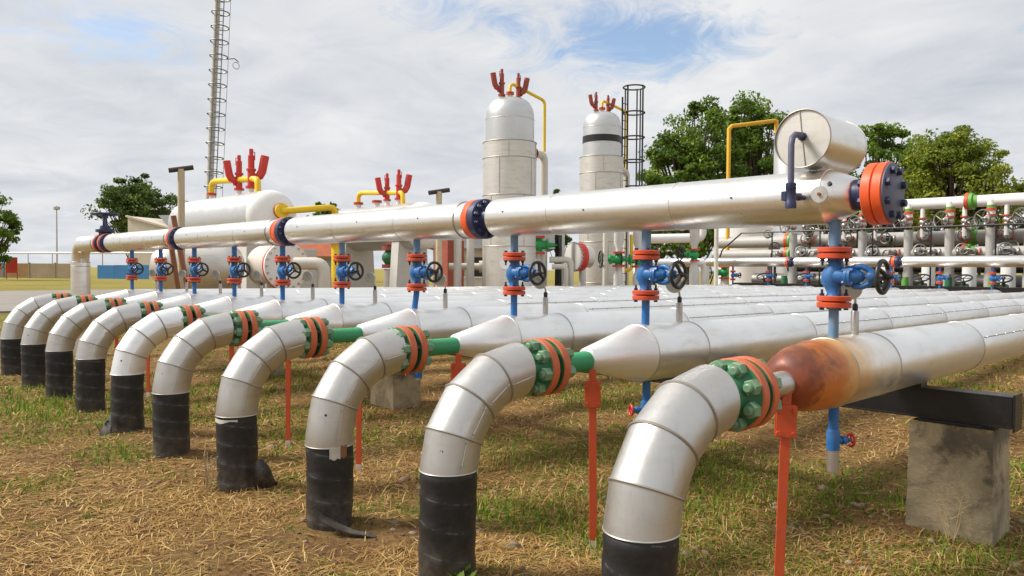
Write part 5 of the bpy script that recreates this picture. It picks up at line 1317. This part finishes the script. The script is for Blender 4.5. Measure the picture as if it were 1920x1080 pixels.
MG = mat_blade('green_grass', ((.06, .115, .010), (.18, .265, .024), (.46, .46, .08)), .35)
MD = mat_blade('dry_grass', ((.23, .115, .038), (.53, .32, .105), (.80, .60, .27)), .3)
# green tufts
x, y, r = scatter(300000, 1.5, 32, rg); gm = green_mask(x, y); cl_ = vnoise(x, y, 31, 6.0)
k = keep_out(x, y) & (gm + (cl_ - .5) * .30 + rg.normal(0, .05, len(x)) > .505); x, y, r, gm = x[k], y[k], r[k], gm[k]
blades('green_grass', x, y, rg.uniform(.018, .065, len(x)) * (.7 + np.clip((gm - .5) * 3.2, 0, 1.5)) * (1 + r * .01), (.0035 + .0013 * r) * rg.uniform(.6, 1.3, len(x)), rg.uniform(.1, .9, len(x)), np.clip(rg.normal(.42, .22, len(x)), 0, 1), MG, rg, label='low green grass in ragged patches')
# dry standing tufts
x, y, r = scatter(330000, 1.5, 34, rg); dn = vnoise(x, y, 41, 1.3) * .45 + vnoise(x, y, 42, 6.5) * .55
k = keep_out(x, y) & (dn + rg.normal(0, .06, len(x)) > .585); x, y, r, dn = x[k], y[k], r[k], dn[k]
blades('dry_grass', x, y, rg.uniform(.012, .05, len(x)) * (.6 + np.clip((dn - .5) * 4, 0, 1.2)) * (1 + r * .012), (.0030 + .0011 * r) * rg.uniform(.5, 1.2, len(x)), rg.uniform(.3, 1.0, len(x)), np.clip(rg.normal(.45, .28, len(x)), 0, 1), MD, rg, label='dry tan grass standing in tufts')
# straw lying on the soil
x, y, r = scatter(170000, 1.5, 26, rg); dn = vnoise(x, y, 43, .9) * .6 + vnoise(x, y, 45, 4.0) * .4; k = keep_out(x, y) & (dn + rg.normal(0, .12, len(x)) > .34); x, y, r = x[k], y[k], r[k]
blades('straw_litter', x, y, rg.uniform(.04, .17, len(x)), (.0026 + .0009 * r) * rg.uniform(.5, 1.2, len(x)), rg.uniform(.90, 1.0, len(x)), np.clip(rg.normal(.46, .3, len(x)), 0, 1), MD, rg, lift=.012, label='pale straw lying loose on the soil')
# tall dry stalks near the pipe feet
x, y, r = scatter(11000, 1.6, 18, rg); k = keep_out(x, y) & (vnoise(x, y, 44, 1.1) * .5 + vnoise(x, y, 46, 5.0) * .5 > .56); x, y, r = x[k], y[k], r[k]
blades('dry_stalks', x, y, rg.uniform(.05, .19, len(x)) * rg.uniform(.5, 1.2, len(x)), (.0028 + .0007 * r) * np.ones(len(x)), rg.uniform(.1, .7, len(x)), np.clip(rg.normal(.75, .2, len(x)), 0, 1), MD, rg, label='thin dry stalks rising above the grass')
# broad-leaved weeds
x, y, r = scatter(16000, 1.6, 18, rg); k = keep_out(x, y) & (green_mask(x, y) + (vnoise(x, y, 51, 7.0) - .5) * .9 > .66); x, y, r = x[k], y[k], r[k]
x = np.repeat(x, 5) + rg.normal(0, .012, len(x) * 5); y = np.repeat(y, 5) + rg.normal(0, .012, len(y) * 5); r = np.repeat(r, 5)
blades('weeds', x, y, rg.uniform(.03, .065, len(x)), rg.uniform(.012, .022, len(x)), rg.uniform(.6, 1.0, len(x)), np.clip(rg.normal(.25, .15, len(x)), 0, 1), MG, rg, label='broad-leaved dark green weeds low in the grass')
# stones
ico = bmesh.new(); bmesh.ops.create_icosphere(ico, subdivisions=1, radius=1); iv = np.array([v.co[:] for v in ico.verts]); ifc = np.array([[v.index for v in f.verts] for f in ico.faces]); ico.free()
x, y, r = scatter(4200, 1.7, 20, rg); k = keep_out(x, y) & (vnoise(x, y, 61, .8) * .6 + .55 * np.exp(-((y - .4) / 1.5) ** 2) + rg.normal(0, .1, len(x)) > .56); x, y, r = x[k], y[k], r[k]; n = len(x)
sz = np.clip(rg.lognormal(-4.5, .55, n), .005, .045); ro = rg.uniform(0, 2 * PI, n)
V = iv[None] * sz[:, None, None] * rg.uniform(.7, 1.3, (n, 12, 1)) * np.stack([np.ones(n) * 1.35, np.ones(n), np.ones(n) * .62], 1)[:, None]
V = np.stack([V[..., 0] * np.cos(ro)[:, None] - V[..., 1] * np.sin(ro)[:, None], V[..., 0] * np.sin(ro)[:, None] + V[..., 1] * np.cos(ro)[:, None], V[..., 2]], -1) + np.stack([x, y, gz(x, y) + sz * .12], 1)[:, None]
me = bpy.data.meshes.new('gravel'); me.from_pydata(V.reshape(-1, 3).tolist(), [], (ifc[None] + (np.arange(n) * 12)[:, None, None]).reshape(-1, 3).tolist()); me.materials.append(M['rock'])
me.polygons.foreach_set('use_smooth', [True] * len(me.polygons)); o = bpy.data.objects.new('gravel', me); COL.objects.link(o); stuff(o)

# soil crumbs
x, y, r = scatter(15000, 1.6, 14, rg); k = keep_out(x, y); x, y, r = x[k], y[k], r[k]; n = len(x)
sz = np.clip(rg.lognormal(-5.1, .45, n), .003, .02); ro = rg.uniform(0, 2 * PI, n)
V = iv[None] * sz[:, None, None] * rg.uniform(.55, 1.35, (n, 12, 1))
V = V + np.stack([x, y, gz(x, y) + sz * .3], 1)[:, None]
me = bpy.data.meshes.new('soil_crumbs'); me.from_pydata(V.reshape(-1, 3).tolist(), [], (ifc[None] + (np.arange(n) * 12)[:, None, None]).reshape(-1, 3).tolist())
me.materials.append(mat_plain('brown_crumbs', (.20, .125, .07), .95, .4, 6, .2)); o = bpy.data.objects.new('soil_crumbs', me); COL.objects.link(o); stuff(o)
# single plants at the pipe feet
def plant(x, y, label, kind, seed, name):
    r_ = random.Random(seed); z = float(gz(x, y)); t = thing(name, label, 'plant', (x, y, z))
    dry = kind == 'dry'; mat = mat_plain('dry_stem', (.52, .38, .20), .8, .3, 20, 0) if dry else LEAF['mid']; st_m = MB()
    lv = MB()
    for k in range(5 if dry else 7):
        a = r_.uniform(0, 2 * PI); h = r_.uniform(.16, .34) if dry else r_.uniform(.07, .16); l = r_.uniform(.03, .12)
        p0 = Vector((r_.uniform(-.02, .02), r_.uniform(-.02, .02), -.02)); p2 = p0 + Vector((math.cos(a) * l, math.sin(a) * l, h)); p1 = p0.lerp(p2, .5) + Vector((r_.uniform(-.015, .015), r_.uniform(-.015, .015), .01))
        st_m.tube([p0, p1, p2], [.0035, .003, .0018], 5)
        for j in range(3 if dry else 4):
            q_ = p1.lerp(p2, r_.random()); a2 = r_.uniform(0, 2 * PI); L_ = r_.uniform(.03, .08)
            e_ = q_ + Vector((math.cos(a2) * L_, math.sin(a2) * L_, L_ * r_.uniform(.1, .8)))
            if dry: st_m.tube([q_, e_], [.0022, .0014], 4)
            else:
                sd_ = (e_ - q_).cross(Vector((0, 0, 1))).normalized() * .016; m_ = q_.lerp(e_, .5)
                lv._add([q_, m_ + sd_, e_, m_ - sd_], [(0, 1, 2, 3)])
    st_m.build('stem', mat, t)
    if lv.v:
        o_ = lv.build('leaves', LEAF['mid'], t, 0); tint_attr(o_.data, np.full(len(o_.data.polygons), .6), 1)
plant(-3 * S - .02, YS - .24, 'dry forked weed standing before the torn pipe foot', 'dry', 4, 'dry_weed')
plant(-3 * S - .13, YS - .20, 'second dry weed close beside the forked one at the torn pipe foot', 'dry', 9, 'dry_weed')
plant(-5 * S + .02, YS - .22, 'leafy green weed at the foot of the shinier bent pipe', 'green', 6, 'leafy_weed')
plant(.33, 1.02, 'thin dry weed leaning before the concrete block at the beam end', 'dry', 12, 'dry_weed')
plant(-1 * S + .17, YS - .10, 'small green weed beside the foot of the second bent pipe', 'green', 16, 'leafy_weed')
